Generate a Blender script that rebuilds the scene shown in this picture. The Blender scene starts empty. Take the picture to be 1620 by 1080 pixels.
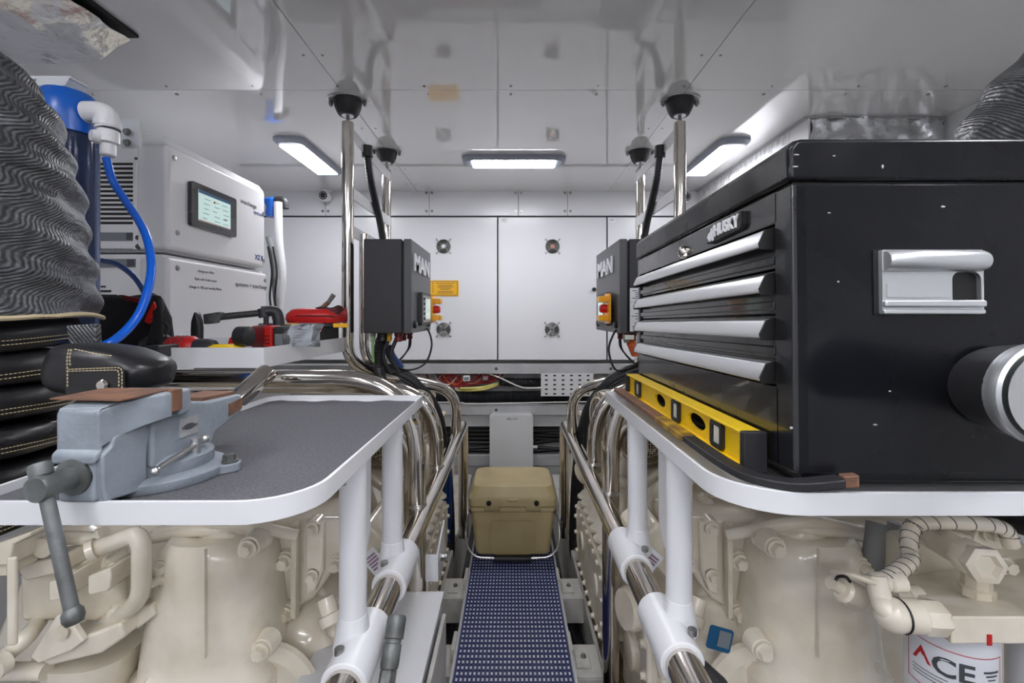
import bpy, bmesh, math, random
from mathutils import Vector as V, Matrix
random.seed(7)
C = bpy.context.scene.collection
PI = math.pi
scn = bpy.context.scene

# ---------------------------------------------------------------- camera, world, exposure
cd = bpy.data.cameras.new('camera'); cam = bpy.data.objects.new('camera', cd); C.objects.link(cam)
cam.location = (0, 0, 1.0); cam.rotation_euler = (PI/2, 0, 0)
cd.sensor_width = 36; cd.lens = 16; cd.shift_y = -40/1620; cd.clip_start = 0.02
scn.camera = cam
w = bpy.data.worlds.new('world'); scn.world = w; w.use_nodes = True
w.node_tree.nodes['Background'].inputs[0].default_value = (0.8, 0.85, 0.9, 1)
w.node_tree.nodes['Background'].inputs[1].default_value = 0.3
scn.view_settings.view_transform = 'Standard'; scn.view_settings.look = 'None'
scn.view_settings.gamma = 1; scn.view_settings.use_curve_mapping = False
scn.view_settings.exposure = 1.55
LAMP = 14.0
F = 720.0
def P(px, py, Y): return V(((px-810)*Y/F, Y, 1-(py-500)*Y/F))

# ---------------------------------------------------------------- helpers
class MB:
    def __init__(s): s.v = []; s.f = []
    def add(s, vs, fs):
        n = len(s.v); s.v += [V(a) for a in vs]; s.f += [[i+n for i in f] for f in fs]; return s
    def box(s, x0, x1, y0, y1, z0, z1):
        return s.add([(x0,y0,z0),(x1,y0,z0),(x1,y1,z0),(x0,y1,z0),(x0,y0,z1),(x1,y0,z1),(x1,y1,z1),(x0,y1,z1)],
                     [(0,3,2,1),(4,5,6,7),(0,1,5,4),(1,2,6,5),(2,3,7,6),(3,0,4,7)])
    def obox(s, c, size, R):
        a, b, d = [q/2 for q in size]; c = V(c)
        pts = [c + R @ V(p) for p in [(-a,-b,-d),(a,-b,-d),(a,b,-d),(-a,b,-d),(-a,-b,d),(a,-b,d),(a,b,d),(-a,b,d)]]
        return s.add(pts, [(0,3,2,1),(4,5,6,7),(0,1,5,4),(1,2,6,5),(2,3,7,6),(3,0,4,7)])
    def bar(s, a, b, wd, h, up=(0,0,1)):
        a, b = V(a), V(b); d = b-a; t = d.normalized(); r = t.cross(V(up)).normalized(); u = r.cross(t)
        return s.obox((a+b)/2, (wd, d.length, h), Matrix((r, t, u)).transposed())
    def cyl(s, p0, p1, r0, r1=None, n=16):
        r1 = r0 if r1 is None else r1
        p0, p1 = V(p0), V(p1); t = (p1-p0).normalized()
        a = t.orthogonal().normalized(); b = t.cross(a)
        vs = []
        for p, r in ((p0, r0), (p1, r1)):
            for k in range(n):
                q = 2*PI*k/n; vs.append(p + (a*math.cos(q)+b*math.sin(q))*r)
        fs = [(k, (k+1) % n, n+(k+1) % n, n+k) for k in range(n)]
        fs += [tuple(range(n-1, -1, -1)), tuple(range(n, 2*n))]
        return s.add(vs, fs)
    def tube(s, pts, r, n=12, closed=False):
        pts = [V(p) for p in pts]; m = len(pts)
        rs = r if isinstance(r, (list, tuple)) else [r]*m
        T = []
        for i in range(m):
            if closed: d = pts[(i+1) % m]-pts[i-1]
            else: d = pts[min(i+1, m-1)]-pts[max(i-1, 0)]
            T.append(d.normalized())
        a = T[0].orthogonal().normalized(); vs = []
        for i in range(m):
            a = (a - T[i]*a.dot(T[i])).normalized(); b = T[i].cross(a)
            for k in range(n):
                q = 2*PI*k/n; vs.append(pts[i]+(a*math.cos(q)+b*math.sin(q))*rs[i])
        fs = []
        for i in range(m if closed else m-1):
            j = (i+1) % m
            for k in range(n):
                fs.append((i*n+k, i*n+(k+1) % n, j*n+(k+1) % n, j*n+k))
        if not closed: fs += [tuple(range(n-1, -1, -1)), tuple(range((m-1)*n, m*n))]
        return s.add(vs, fs)
    def lathe(s, prof, o=(0,0,0), ax=(0,0,1), n=24, sx=1, sy=1):
        o = V(o); t = V(ax).normalized()
        if abs(t.z) > .9: a = V((1,0,0)); a = (a-t*a.dot(t)).normalized()
        else: a = V((0,0,1)).cross(t).normalized()
        b = t.cross(a); vs = []
        for r, h in prof:
            for k in range(n):
                q = 2*PI*k/n; vs.append(o+t*h+(a*math.cos(q)*sx+b*math.sin(q)*sy)*r)
        m = len(prof); fs = []
        for i in range(m-1):
            for k in range(n): fs.append((i*n+k, i*n+(k+1) % n, (i+1)*n+(k+1) % n, (i+1)*n+k))
        fs += [tuple(range(n-1, -1, -1)), tuple(range((m-1)*n, m*n))]
        return s.add(vs, fs)
    def prism(s, poly, vec):
        n = len(poly); vec = V(vec); p = [V(q) for q in poly]
        return s.add(p+[q+vec for q in p], [tuple(range(n)), tuple(range(2*n-1, n-1, -1))]+[(k, (k+1) % n, n+(k+1) % n, n+k) for k in range(n)])
    def sph(s, c, r, n=16, sc=(1,1,1)):
        c = V(c); m = n//2; vs = [c+V((0,0,-r*sc[2]))]; fs = []
        for i in range(1, m):
            z = -math.cos(PI*i/m); q = math.sin(PI*i/m)
            for k in range(n): vs.append(c+V((q*math.cos(2*PI*k/n)*r*sc[0], q*math.sin(2*PI*k/n)*r*sc[1], z*r*sc[2])))
        vs.append(c+V((0,0,r*sc[2]))); L = len(vs)-1
        for k in range(n): fs.append((0, 1+(k+1) % n, 1+k)); fs.append((L, L-n+k, L-n+(k+1) % n))
        for i in range(m-2):
            for k in range(n): fs.append((1+i*n+k, 1+i*n+(k+1) % n, 1+(i+1)*n+(k+1) % n, 1+(i+1)*n+k))
        return s.add(vs, fs)
    def hexbolt(s, p, d, r=.01, h=.008, dome=False):
        p = V(p); d = V(d).normalized()
        s.cyl(p, p+d*h*.3, r*1.35, n=14); s.cyl(p+d*h*.3, p+d*h*1.3, r, r*.92, n=6)
        return s
    def loft(s, secs):
        n = len(secs[0]); vs = [q for c in secs for q in c]; fs = []
        for i in range(len(secs)-1):
            for k in range(n): fs.append((i*n+k, i*n+(k+1) % n, (i+1)*n+(k+1) % n, (i+1)*n+k))
        fs += [tuple(range(n-1, -1, -1)), tuple(range((len(secs)-1)*n, len(secs)*n))]
        return s.add(vs, fs)
    def build(s, name, m, parent=None, bevel=0, ang=38, seg=2, sub=0):
        me = bpy.data.meshes.new(name)
        me.from_pydata([tuple(v) for v in s.v], [], s.f)
        b = bmesh.new(); b.from_mesh(me)
        bmesh.ops.recalc_face_normals(b, faces=b.faces); b.to_mesh(me); b.free()
        return finish(name, me, m, parent, bevel, ang, seg, sub)
def finish(name, me, m, parent=None, bevel=0, ang=38, seg=2, sub=0):
    me.materials.append(m)
    for p in me.polygons: p.use_smooth = True
    me.set_sharp_from_angle(angle=math.radians(ang))
    o = bpy.data.objects.new(name, me); C.objects.link(o)
    if bevel:
        md = o.modifiers.new('bevel', 'BEVEL'); md.width = bevel; md.segments = seg; md.limit_method = 'ANGLE'; md.angle_limit = math.radians(40)
        md.harden_normals = True
    if sub:
        md = o.modifiers.new('sub', 'SUBSURF'); md.levels = sub; md.render_levels = sub
    if parent: par(o, parent)
    return o
def par(o, p):
    o.parent = p
    if p.type == 'EMPTY': o.matrix_parent_inverse = Matrix.Translation(p.location).inverted()
def thing(name, label, cat, loc=(0,0,0), group=None):
    o = bpy.data.objects.new(name, None); C.objects.link(o); o.location = loc; o.empty_display_size = .05
    return tag(o, label, cat, group)
def tag(o, label, cat, group=None, kind=None):
    o['label'] = label; o['category'] = cat
    if group: o['group'] = group
    if kind: o['kind'] = kind
    return o
def struct(o): o['kind'] = 'structure'; return o
def lab(o, s): o['label'] = s; return o
def fillet(pts, r, n=6):
    pts = [V(p) for p in pts]; out = [pts[0]]
    for i in range(1, len(pts)-1):
        a, b, c = pts[i-1], pts[i], pts[i+1]
        d1, d2 = (a-b), (c-b); l1, l2 = d1.length, d2.length; d1.normalize(); d2.normalize()
        rr = min(r, l1*.49, l2*.49); p0, p2 = b+d1*rr, b+d2*rr
        for k in range(n+1):
            t = k/n; out.append(p0*(1-t)**2+b*2*t*(1-t)+p2*t*t)
    out.append(pts[-1]); return out
def spline(pts, n=8):
    pts = [V(p) for p in pts]; q = [pts[0]*2-pts[1]]+pts+[pts[-1]*2-pts[-2]]; out = []
    for i in range(1, len(q)-2):
        a, b, c, d = q[i-1:i+3]
        for k in range(n):
            t = k/n; out.append(.5*((2*b)+(c-a)*t+(2*a-5*b+4*c-d)*t*t+(3*b-a-3*c+d)*t**3))
    out.append(pts[-1]); return out
def resample(pts, step):
    out = [pts[0]]; acc = 0
    for a, b in zip(pts, pts[1:]):
        L = (b-a).length
        if L < 1e-9: continue
        t = step-acc
        while t <= L: out.append(a+(b-a)*(t/L)); t += step
        acc = (acc+L) % step if L+acc >= step else acc+L
    return out
def corrugated(pts, r, rib=.008, n=10, depth=.14):
    q = resample(spline(pts, 14), rib/2)
    return MB().tube(q, [r*(1-depth*(i % 2)) for i in range(len(q))], n)
def rrect(w, h, r, n=5):
    out = []
    for cx, cy, a0 in ((w/2-r, h/2-r, 0), (-w/2+r, h/2-r, 90), (-w/2+r, -h/2+r, 180), (w/2-r, -h/2+r, 270)):
        for k in range(n+1):
            a = math.radians(a0+90*k/n); out.append((cx+r*math.cos(a), cy+r*math.sin(a)))
    return out
def ell(cx, cy, a, b, n=24): return [(cx+a*math.cos(2*PI*k/n), cy+b*math.sin(2*PI*k/n)) for k in range(n)]
def plate(name, loops, o, right, up, t, m, parent=None, bevel=0):
    """flat plate with real holes: loops[0] is the outline; thickness t goes back along -normal"""
    cu = bpy.data.curves.new(name, 'CURVE'); cu.dimensions = '2D'; cu.fill_mode = 'BOTH'; cu.extrude = t/2
    for lp in loops:
        sp = cu.splines.new('POLY'); sp.points.add(len(lp)-1)
        for i, (x, y) in enumerate(lp): sp.points[i].co = (x, y, 0, 1)
        sp.use_cyclic_u = True
    ob = bpy.data.objects.new('temp', cu); C.objects.link(ob)
    me = bpy.data.meshes.new_from_object(ob.evaluated_get(bpy.context.evaluated_depsgraph_get()))
    bpy.data.objects.remove(ob); bpy.data.curves.remove(cu)
    o, right, up = V(o), V(right).normalized(), V(up).normalized(); nr = right.cross(up)
    for v in me.vertices:
        c = v.co; v.co = o+right*c.x+up*c.y+nr*(c.z-t/2)
    me.name = name; me.materials.clear()
    return finish(name, me, m, parent, bevel)
def text(s, size, o, right, up, m, parent=None, name='lettering', ext=.0006, bold=0, al='CENTER', wide=1, wrap=None):
    cu = bpy.data.curves.new(name, 'FONT'); cu.body = s; cu.size = size; cu.extrude = ext; cu.offset = bold
    cu.align_x = al; cu.align_y = 'CENTER'; cu.resolution_u = 3
    ob = bpy.data.objects.new('temp', cu); C.objects.link(ob)
    me = bpy.data.meshes.new_from_object(ob.evaluated_get(bpy.context.evaluated_depsgraph_get()))
    bpy.data.objects.remove(ob); bpy.data.curves.remove(cu)
    o, right, up = V(o), V(right).normalized(), V(up).normalized(); nr = right.cross(up)
    for v in me.vertices:
        c = v.co
        if wrap:
            a = c.x*wide/wrap; v.co = o-nr*wrap+(right*math.sin(a)+nr*math.cos(a))*(wrap+c.z+ext)+up*c.y
        else: v.co = o+right*c.x*wide+up*c.y+nr*(c.z+ext)
    me.name = name; me.materials.clear()
    return finish(name, me, m, parent, ang=30)
def dup(root, delta=(0,0,0)):
    r = root.copy(); C.objects.link(r); r.location = root.location+V(delta)
    for ch in list(root.children):
        c = ch.copy(); C.objects.link(c); c.parent = r; c.matrix_parent_inverse = ch.matrix_parent_inverse.copy()
        for g in ch.children:
            d = g.copy(); C.objects.link(d); d.parent = c
    return r
X, Y_, Z = V((1,0,0)), V((0,1,0)), V((0,0,1))

# ---------------------------------------------------------------- materials
def lin(c):
    return [((q/255)/12.92 if q/255 <= .04045 else ((q/255+.055)/1.055)**2.4) for q in c]
def mat(name, rgb, rough=.5, metal=0, rgb2=None, nscale=8, bump=0, bscale=60, coat=0, emit=0, trans=0, rvar=0, ior=1.5, lo=.4, hi=.6, detail=4):
    m = bpy.data.materials.new(name); m.use_nodes = True; nt = m.node_tree; b = nt.nodes['Principled BSDF']
    b.inputs['Base Color'].default_value = (*lin(rgb), 1); b.inputs['Roughness'].default_value = rough
    b.inputs['Metallic'].default_value = metal; b.inputs['Coat Weight'].default_value = coat; b.inputs['Coat Roughness'].default_value = .05
    b.inputs['Transmission Weight'].default_value = trans; b.inputs['IOR'].default_value = ior
    if emit:
        b.inputs['Emission Color'].default_value = (*lin(rgb), 1); b.inputs['Emission Strength'].default_value = emit
    tc = None
    def noise(sc, det=detail):
        nonlocal tc
        if tc is None: tc = nt.nodes.new('ShaderNodeTexCoord')
        n = nt.nodes.new('ShaderNodeTexNoise'); n.inputs['Scale'].default_value = sc; n.inputs['Detail'].default_value = det
        nt.links.new(tc.outputs['Object'], n.inputs['Vector']); return n
    if rgb2:
        n = noise(nscale); r = nt.nodes.new('ShaderNodeValToRGB')
        r.color_ramp.elements[0].position = lo; r.color_ramp.elements[1].position = hi
        r.color_ramp.elements[0].color = (*lin(rgb), 1); r.color_ramp.elements[1].color = (*lin(rgb2), 1)
        nt.links.new(n.outputs['Fac'], r.inputs[0]); nt.links.new(r.outputs[0], b.inputs['Base Color'])
    if rvar:
        n = noise(6); mr = nt.nodes.new('ShaderNodeMapRange'); mr.inputs['From Min'].default_value = .3; mr.inputs['From Max'].default_value = .7
        mr.inputs['To Min'].default_value = max(rough-rvar, .02); mr.inputs['To Max'].default_value = rough+rvar
        nt.links.new(n.outputs['Fac'], mr.inputs['Value']); nt.links.new(mr.outputs[0], b.inputs['Roughness'])
    if bump:
        n = noise(bscale, 3); bp = nt.nodes.new('ShaderNodeBump'); bp.inputs['Strength'].default_value = bump; bp.inputs['Distance'].default_value = .003
        nt.links.new(n.outputs['Fac'], bp.inputs['Height']); nt.links.new(bp.outputs[0], b.inputs['Normal'])
    return m
def wave_mat(name, c1, c2, rough, metal, scale, rot, strength=.6, wr=10):
    """woven cloth: diagonal ribs in relief over soft creases"""
    m = mat(name, c1, rough, metal); nt = m.node_tree; b = nt.nodes['Principled BSDF']
    tc = nt.nodes.new('ShaderNodeTexCoord'); mp = nt.nodes.new('ShaderNodeMapping'); mp.inputs['Rotation'].default_value = rot
    nt.links.new(tc.outputs['Object'], mp.inputs['Vector'])
    wv = nt.nodes.new('ShaderNodeTexWave'); wv.inputs['Scale'].default_value = scale; wv.inputs['Distortion'].default_value = .25; wv.inputs['Detail Scale'].default_value = 3
    nt.links.new(mp.outputs[0], wv.inputs['Vector'])
    n2 = nt.nodes.new('ShaderNodeTexNoise'); n2.inputs['Scale'].default_value = 40; nt.links.new(tc.outputs['Object'], n2.inputs['Vector'])
    mp3 = nt.nodes.new('ShaderNodeMapping'); mp3.inputs['Scale'].default_value = (1, 1, 3); nt.links.new(tc.outputs['Object'], mp3.inputs['Vector'])
    n3 = nt.nodes.new('ShaderNodeTexNoise'); n3.inputs['Scale'].default_value = wr; n3.inputs['Detail'].default_value = 5; nt.links.new(mp3.outputs[0], n3.inputs['Vector'])
    mx = nt.nodes.new('ShaderNodeMath'); mx.operation = 'MULTIPLY'; nt.links.new(wv.outputs['Fac'], mx.inputs[0]); nt.links.new(n2.outputs['Fac'], mx.inputs[1])
    r = nt.nodes.new('ShaderNodeValToRGB'); r.color_ramp.elements[0].color = (*lin(c1), 1); r.color_ramp.elements[1].color = (*lin(c2), 1)
    r.color_ramp.elements[0].position = .1; r.color_ramp.elements[1].position = .6
    nt.links.new(mx.outputs[0], r.inputs[0]); nt.links.new(r.outputs[0], b.inputs['Base Color'])
    b1 = nt.nodes.new('ShaderNodeBump'); b1.inputs['Strength'].default_value = strength; b1.inputs['Distance'].default_value = .0015; nt.links.new(wv.outputs['Fac'], b1.inputs['Height'])
    b2 = nt.nodes.new('ShaderNodeBump'); b2.inputs['Strength'].default_value = .8; b2.inputs['Distance'].default_value = .02; nt.links.new(n3.outputs['Fac'], b2.inputs['Height'])
    nt.links.new(b1.outputs[0], b2.inputs['Normal']); nt.links.new(b2.outputs[0], b.inputs['Normal'])
    return m
def perf_mat(name):
    m = mat(name, (150,140,122), .3, .9); nt = m.node_tree; b = nt.nodes['Principled BSDF']
    tc = nt.nodes.new('ShaderNodeTexCoord'); vo = nt.nodes.new('ShaderNodeTexVoronoi'); vo.inputs['Scale'].default_value = 140; vo.inputs['Randomness'].default_value = .15
    nt.links.new(tc.outputs['Object'], vo.inputs['Vector'])
    r = nt.nodes.new('ShaderNodeValToRGB'); r.color_ramp.elements[0].position = .38; r.color_ramp.elements[1].position = .5
    r.color_ramp.elements[0].color = (.03,.022,.018,1); r.color_ramp.elements[1].color = (*lin((190,180,160)), 1)
    nt.links.new(vo.outputs['Distance'], r.inputs[0]); nt.links.new(r.outputs[0], b.inputs['Base Color'])
    return m
M = dict(
 ceil=mat('ceiling gelcoat', (234,234,235), .05, coat=.8, ior=1.8),
 wall=mat('white wall gelcoat', (232,233,235), .22),
 door=mat('white cabinet paint', (218,219,223), .25),
 gap=mat('dark joint', (40,42,46), .7),
 greyp=mat('grey painted steel', (176,177,179), .45, rgb2=(165,166,168)),
 plateg=mat('light grey plate', (205,206,208), .45),
 white=mat('white powder coat', (224,225,228), .28, bump=.03, bscale=200),
 white2=mat('white plastic', (228,228,230), .35),
 cream=mat('cream engine paint', (238,230,213), .2, rgb2=(226,216,196), nscale=11, bump=.35, bscale=28, coat=.6),
 creamd=mat('aged cream paint', (228,220,200), .4, rgb2=(214,205,184), nscale=14, bump=.2, bscale=50),
 steel=mat('polished stainless steel', (214,208,200), .1, 1.0, rgb2=(196,190,182), nscale=5),
 flat=mat('brushed stainless steel', (205,205,205), .3, 1.0),
 bolt=mat('bolt steel', (150,150,148), .35, .9),
 rub=mat('black rubber', (34,34,37), .5, bump=.1, bscale=200),
 blk=mat('black powder coat', (43,44,48), .45, bump=.25, bscale=500),
 blkface=mat('dark grey powder coat', (78,79,83), .38, bump=.15, bscale=500),
 hose=mat('black corrugated plastic', (30,31,34), .4),
 cable=mat('black cable', (22,22,25), .45),
 cabg=mat('grey cable', (128,130,130), .5),
 leather=mat('black coated leather', (24,24,27), .33, bump=.6, bscale=16, rvar=.1),
 stitch=mat('cream stitching', (196,180,146), .8),
 weave=wave_mat('woven silver insulation cloth', (66,68,71), (124,126,129), .34, .5, 70, (0, .7, .5), .5),
 foil=mat('crumpled aluminium foil', (226,228,230), .26, 1.0, bump=.9, bscale=38),
 tool=mat('black chest enamel', (15,16,19), .24, rgb2=(22,23,27), nscale=5, ior=1.34, rvar=.12),
 toolf=mat('black chest front enamel', (24,25,28), .26, ior=1.6, coat=.5, rvar=.05),
 alu=mat('satin aluminium', (206,208,210), .33, .75),
 yel=mat('yellow level paint', (244,204,18), .33),
 yel2=mat('warning yellow', (238,180,30), .4),
 vial=mat('clear vial', (225,228,215), .08, coat=1),
 grey=mat('vise grey hammered paint', (139,147,155), .38, rgb2=(128,136,144), nscale=20, bump=.35, bscale=120),
 iron=mat('worn cast iron', (120,124,124), .45, .5, rgb2=(92,94,92), nscale=30, bump=.2, bscale=90),
 rust=mat('rusty steel', (112,84,68), .6, .3, rgb2=(140,100,78), nscale=40, bump=.2, bscale=120),
 foam=mat('grey foam mat', (84,84,88), .9, rgb2=(102,102,107), nscale=260, bump=.5, bscale=300, lo=.35, hi=.65),
 navy=mat('navy vinyl', (30,38,92), .42),
 deck=mat('pale deck board', (244,245,250), .5),
 tan=mat('tan cooler plastic', (184,168,126), .42, bump=.1, bscale=350, rgb2=(178,161,118), nscale=12),
 tand=mat('dark tan cooler plastic', (160,144,104), .5),
 blue=mat('blue plastic', (18,96,196), .3),
 blueh=mat('blue hose', (16,98,214), .22),
 blued=mat('blue cable sleeve', (24,58,118), .35),
 red=mat('red plastic', (196,30,30), .35),
 dred=mat('dark red plastic', (110,24,28), .4),
 orange=mat('orange sleeve', (226,110,60), .5),
 wire_r=mat('red wire', (170,36,42), .4), wire_y=mat('yellow wire', (208,196,110), .45), wire_w=mat('white wire', (214,212,206), .4),
 wire_g=mat('green wire', (120,160,90), .45), wire_p=mat('pink wire', (206,130,120), .45),
 bed=mat('white bilge gelcoat', (196,194,188), .45, rgb2=(170,168,160), nscale=18, lo=.45, hi=.75),
 bilge=mat('dark bilge', (44,44,46), .5, rgb2=(66,66,66), nscale=4),
 brown=mat('oily brown recess', (112,98,74), .5, rgb2=(86,72,54), nscale=25),
 perf=perf_mat('perforated filter metal'),
 black=mat('plain black', (12,12,13), .5),
 cloth=mat('black cloth', (16,16,18), .95, bump=1, bscale=90),
 ink=mat('dark print', (70,72,78), .6), inkb=mat('blue print', (44,64,130), .6), inkr=mat('red print', (190,34,40), .6), inkp=mat('purple print', (150,116,140), .6),
 paper=mat('white label', (226,227,230), .5), paperg=mat('grey label', (120,126,132), .4),
 plq=mat('blue plaque', (26,88,128), .35),
 lamp=mat('lamp diffuser', (250,250,255), .4, emit=LAMP),
 lampcase=mat('grey lamp housing', (150,156,170), .4),
 screen=mat('display screen', (176,200,196), .15, emit=.25),
 wood=mat('worn handle band', (188,150,30), .5, rgb2=(120,88,30), nscale=30),
 can=mat('white filter can', (224,226,232), .3),
 letter=mat('silver lettering', (232,235,240), .35),
 orangeb=mat('amber switch plastic', (250,176,22), .3),
 clear=mat('clear plastic', (235,240,245), .1, trans=.85, ior=1.2),
 bluecl=mat('clear blue tinted housing', (110,128,170), .08, trans=.82, ior=1.25),
 lens=mat('clear lens', (240,242,240), .03, trans=1, ior=1.3),
 water=mat('filter cartridge', (60,66,96), .4),
)

# ---------------------------------------------------------------- room
CZ = 1.825
ceiling = struct(MB().box(-1.8, 1.8, -2.1, 3.1, CZ+.006, CZ+.06).build('ceiling', M['gap']))
g = .0012
for xa, xb in ((-1.8, -.625), (-.625, .635), (.635, 1.8)):
    for ya, yb in ((-2.1, -.4), (-.4, 1.66), (1.66, 3.1)):
        MB().box(xa+g, xb-g, ya+g, yb-g, CZ, CZ+.008).build('ceiling_panel', M['ceil'], ceiling)
sc = MB()
for x in [-1.55+.31*k for k in range(11)]:
    for dy in (-.03, .03): sc.cyl((x+random.uniform(-.01,.01), 1.66+dy, CZ), (x, 1.66+dy, CZ-.0015), .0045, n=8)
for s in (-1, 1):
    for k in range(9):
        for dx in (-.03, .03): sc.cyl((s*.63+dx, .6+k*.28, CZ), (s*.63+dx, .6+k*.28, CZ-.0015), .0045, n=8)
so = sc.build('ceiling_screw', M['bolt'], ceiling); so['kind'] = 'stuff'
struct(MB().box(-1.8, 1.8, -2.1, 3.3, -.42, -.36).build('floor', M['bilge']))
struct(MB().box(-1.86, -1.8, -2.1, 3.3, -.4, CZ+.06).build('wall_left', M['wall']))
struct(MB().box(1.8, 1.86, -2.1, 3.3, -.4, CZ+.06).build('wall_right', M['wall']))
struct(MB().box(-1.8, 1.8, -2.16, -2.1, -.4, CZ+.06).build('wall_front', M['wall']))
wb = struct(MB().box(-1.8, 1.8, 3.24, 3.3, -.4, CZ+.06).build('wall_back', M['plateg']))
BY = 3.0
def bx(px): return (px-810)*BY/F
def bz(py): return 1-(py-500)*BY/F
MB().box(-1.8, 1.8, 3.13, 3.15, -.3, bz(572)).build('recess_panel', M['plateg'], wb)
# header panels above the cabinet doors
hx = [-1.8, bx(515), bx(679), bx(820), bx(898), 1.8]
hb = MB().box(-1.8, 1.8, BY+.012, BY+.2, bz(345), CZ).build('header_backing', M['gap'], wb)
for a, b in zip(hx, hx[1:]):
    h = MB().box(a+.0015, b-.0015, BY, BY+.012, bz(341), CZ).build('header_panel', M['door'], wb, bevel=.001)
    for xx in (a+.018, b-.018):
        for zz in (bz(334), bz(305)): MB().cyl((xx, BY-.004, zz), (xx, BY+.001, zz), .009, n=12).build('screw', M['bolt'], h)
# lower rails of the bulkhead
for nm, y0, y1 in (('cross_rail', 575, 591), ('cross_rail', 640, 656), ('cross_rail', 720, 736)):
    r_ = MB().box(-1.8, 1.8, BY-.005, BY+.03, bz(y1), bz(y0)).build(nm, M['greyp'], wb, bevel=.002)
    for px in (620 if y0 < 600 else 660, 785, 966): MB().cyl((bx(px), BY-.007, (bz(y0)+bz(y1))/2), (bx(px), BY, (bz(y0)+bz(y1))/2), .01, n=12).build('screw', M['ink'], r_)
MB().box(-1.8, 1.8, BY+.03, BY+.05, bz(676), bz(655)).build('lower_panel', M['plateg'], wb)
MB().box(-1.8, 1.8, BY+.03, BY+.05, -.38, bz(735)).build('kick_panel', M['plateg'], wb)

def fan_guard(parent, x, z, m2):
    f = MB().lathe([(.046,0),(.048,.004),(.04,.006)], (x, BY-.012, z), (0,1,0), 28).build('vent_fan', M['black'], parent)
    q = MB()
    for r in (.012, .02, .028, .036, .044):
        q.tube([(x+r*math.cos(2*PI*k/24), BY-.017, z+r*math.sin(2*PI*k/24)) for k in range(24)], .0016, 5, True)
    for a in (45, 135, 225, 315):
        c, s = math.cos(math.radians(a)), math.sin(math.radians(a))
        q.cyl((x+.008*c, BY-.016, z+.008*s), (x+.062*c, BY-.012, z+.062*s), .0022, n=6); q.cyl((x+.064*c, BY-.016, z+.064*s), (x+.064*c, BY-.009, z+.064*s), .006, n=8)
    q.build('fan_grille', M['bolt'], f)
    MB().lathe([(.016,0),(.016,.003)], (x, BY-.0165, z), (0,1,0), 16).build('fan_hub', m2, f)
def cab(x0, x1, label, fans, name='electrical_cabinet'):
    t = thing(name, label, 'cabinet', ((x0+x1)/2, BY+.1, bz(570)))
    MB().box(x0+.004, x1-.004, BY, BY+.2, bz(569), bz(346)).build('body', M['gap'], t)
    d = MB().box(x0+.004, x1-.004, BY-.01, BY, bz(569), bz(344)).build('door', M['door'], t, bevel=.003)
    for fx, fy, m2 in fans: fan_guard(t, bx(fx), bz(fy), m2)
    return t
c1 = cab(-1.8, bx(617), 'white wall cabinet without fans left of the stainless posts', [])
c2 = cab(bx(617), bx(787.5), 'white cabinet door with two round fans and yellow warning sign', [(702,390,M['letter']),(702,521,M['ink'])])
c3 = cab(bx(787.5), bx(960), 'white cabinet door with two round fans right of centre seam', [(874,390,M['wire_p']),(873,521,M['ink'])])
c4 = cab(bx(960), 1.8, 'plain white wall cabinet behind the right control box', [])
sg = plate('warning_sign', [rrect(bx(726)-bx(679), .104, .004)], ((bx(726)+bx(679))/2, BY-.013, bz(456)), X, Z, .002, M['yel2'], c2)
q = MB(); sx0 = (bx(726)+bx(679))/2
plate('sign_border', [rrect(.18,.092,.003), rrect(.174,.086,.003)], (sx0, BY-.0138, bz(456)), X, Z, .0005, M['ink'], sg)
for k, (wd, zz) in enumerate([(.12,.032),(.09,.018),(.11,.009),(.08,0),(.06,-.009),(.1,-.022),(.105,-.031)]):
    q.box(sx0+.01-wd/2, sx0+.01+wd/2, BY-.0142, BY-.0135, bz(456)+zz-.0014, bz(456)+zz+.0014)
for zz in (.03, .012, -.005, -.022): q.box(sx0-.075, sx0-.068, BY-.0142, BY-.0135, bz(456)+zz-.003, bz(456)+zz+.003)
q.build('print_line', M['ink'], sg)
for px, c in ((797, c3), (967, c4)):
    l_ = plate('label_tag', [rrect(.05,.03,.002)], (bx(px), BY-.012, bz(348.5)), X, Z, .001, M['paper'], c)
    text('24V' if px < 900 else '230V', .016, (bx(px), BY-.0125, bz(348.5)), X, Z, M['ink'], l_, ext=.0002)
tag(MB().lathe([(.012,0),(.014,.006),(.012,.02),(.006,.022)], (bx(939), BY-.03, bz(458)), (0,1,0), 14).build('door_catch', M['black']), 'small black catch beside the right control box on white door', 'latch')

# security cameras
def cctv(x, z, label):
    t = thing('security_camera', label, 'camera', (x, BY-.05, CZ))
    MB().lathe([(.03,0),(.03,.006),(.016,.012),(.012,.03)], (x, BY-.03, CZ), (0,0,-1), 20).build('mount', M['white2'], t)
    MB().lathe([(.024,0),(.031,.004),(.033,.012),(.031,.06),(.02,.07)], (x, BY-.1, z), (0,1,.05), 24).build('housing', M['white2'], t)
    f = MB().lathe([(.026,0),(.027,.003)], (x, BY-.103, z), (0,1,.05), 24).build('lens_plate', M['black'], t)
    MB().lathe([(.005,0),(.009,.002)], (x, BY-.106, z), (0,1,.05), 16).build('lens', M['lens'], f)
    q = MB()
    for k in range(10):
        a = 2*PI*k/10; q.sph((x+.019*math.cos(a), BY-.103, z+.019*math.sin(a)), .003, 8)
    q.build('led', M['letter'], f)
cctv(bx(512)*.97, 1-(309-500)*(BY-.1)/F, 'small round security camera at left under the ceiling')
cctv(bx(1086)*.97, 1-(311-500)*(BY-.1)/F, 'small round security camera at right, partly hidden by a post')

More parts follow.
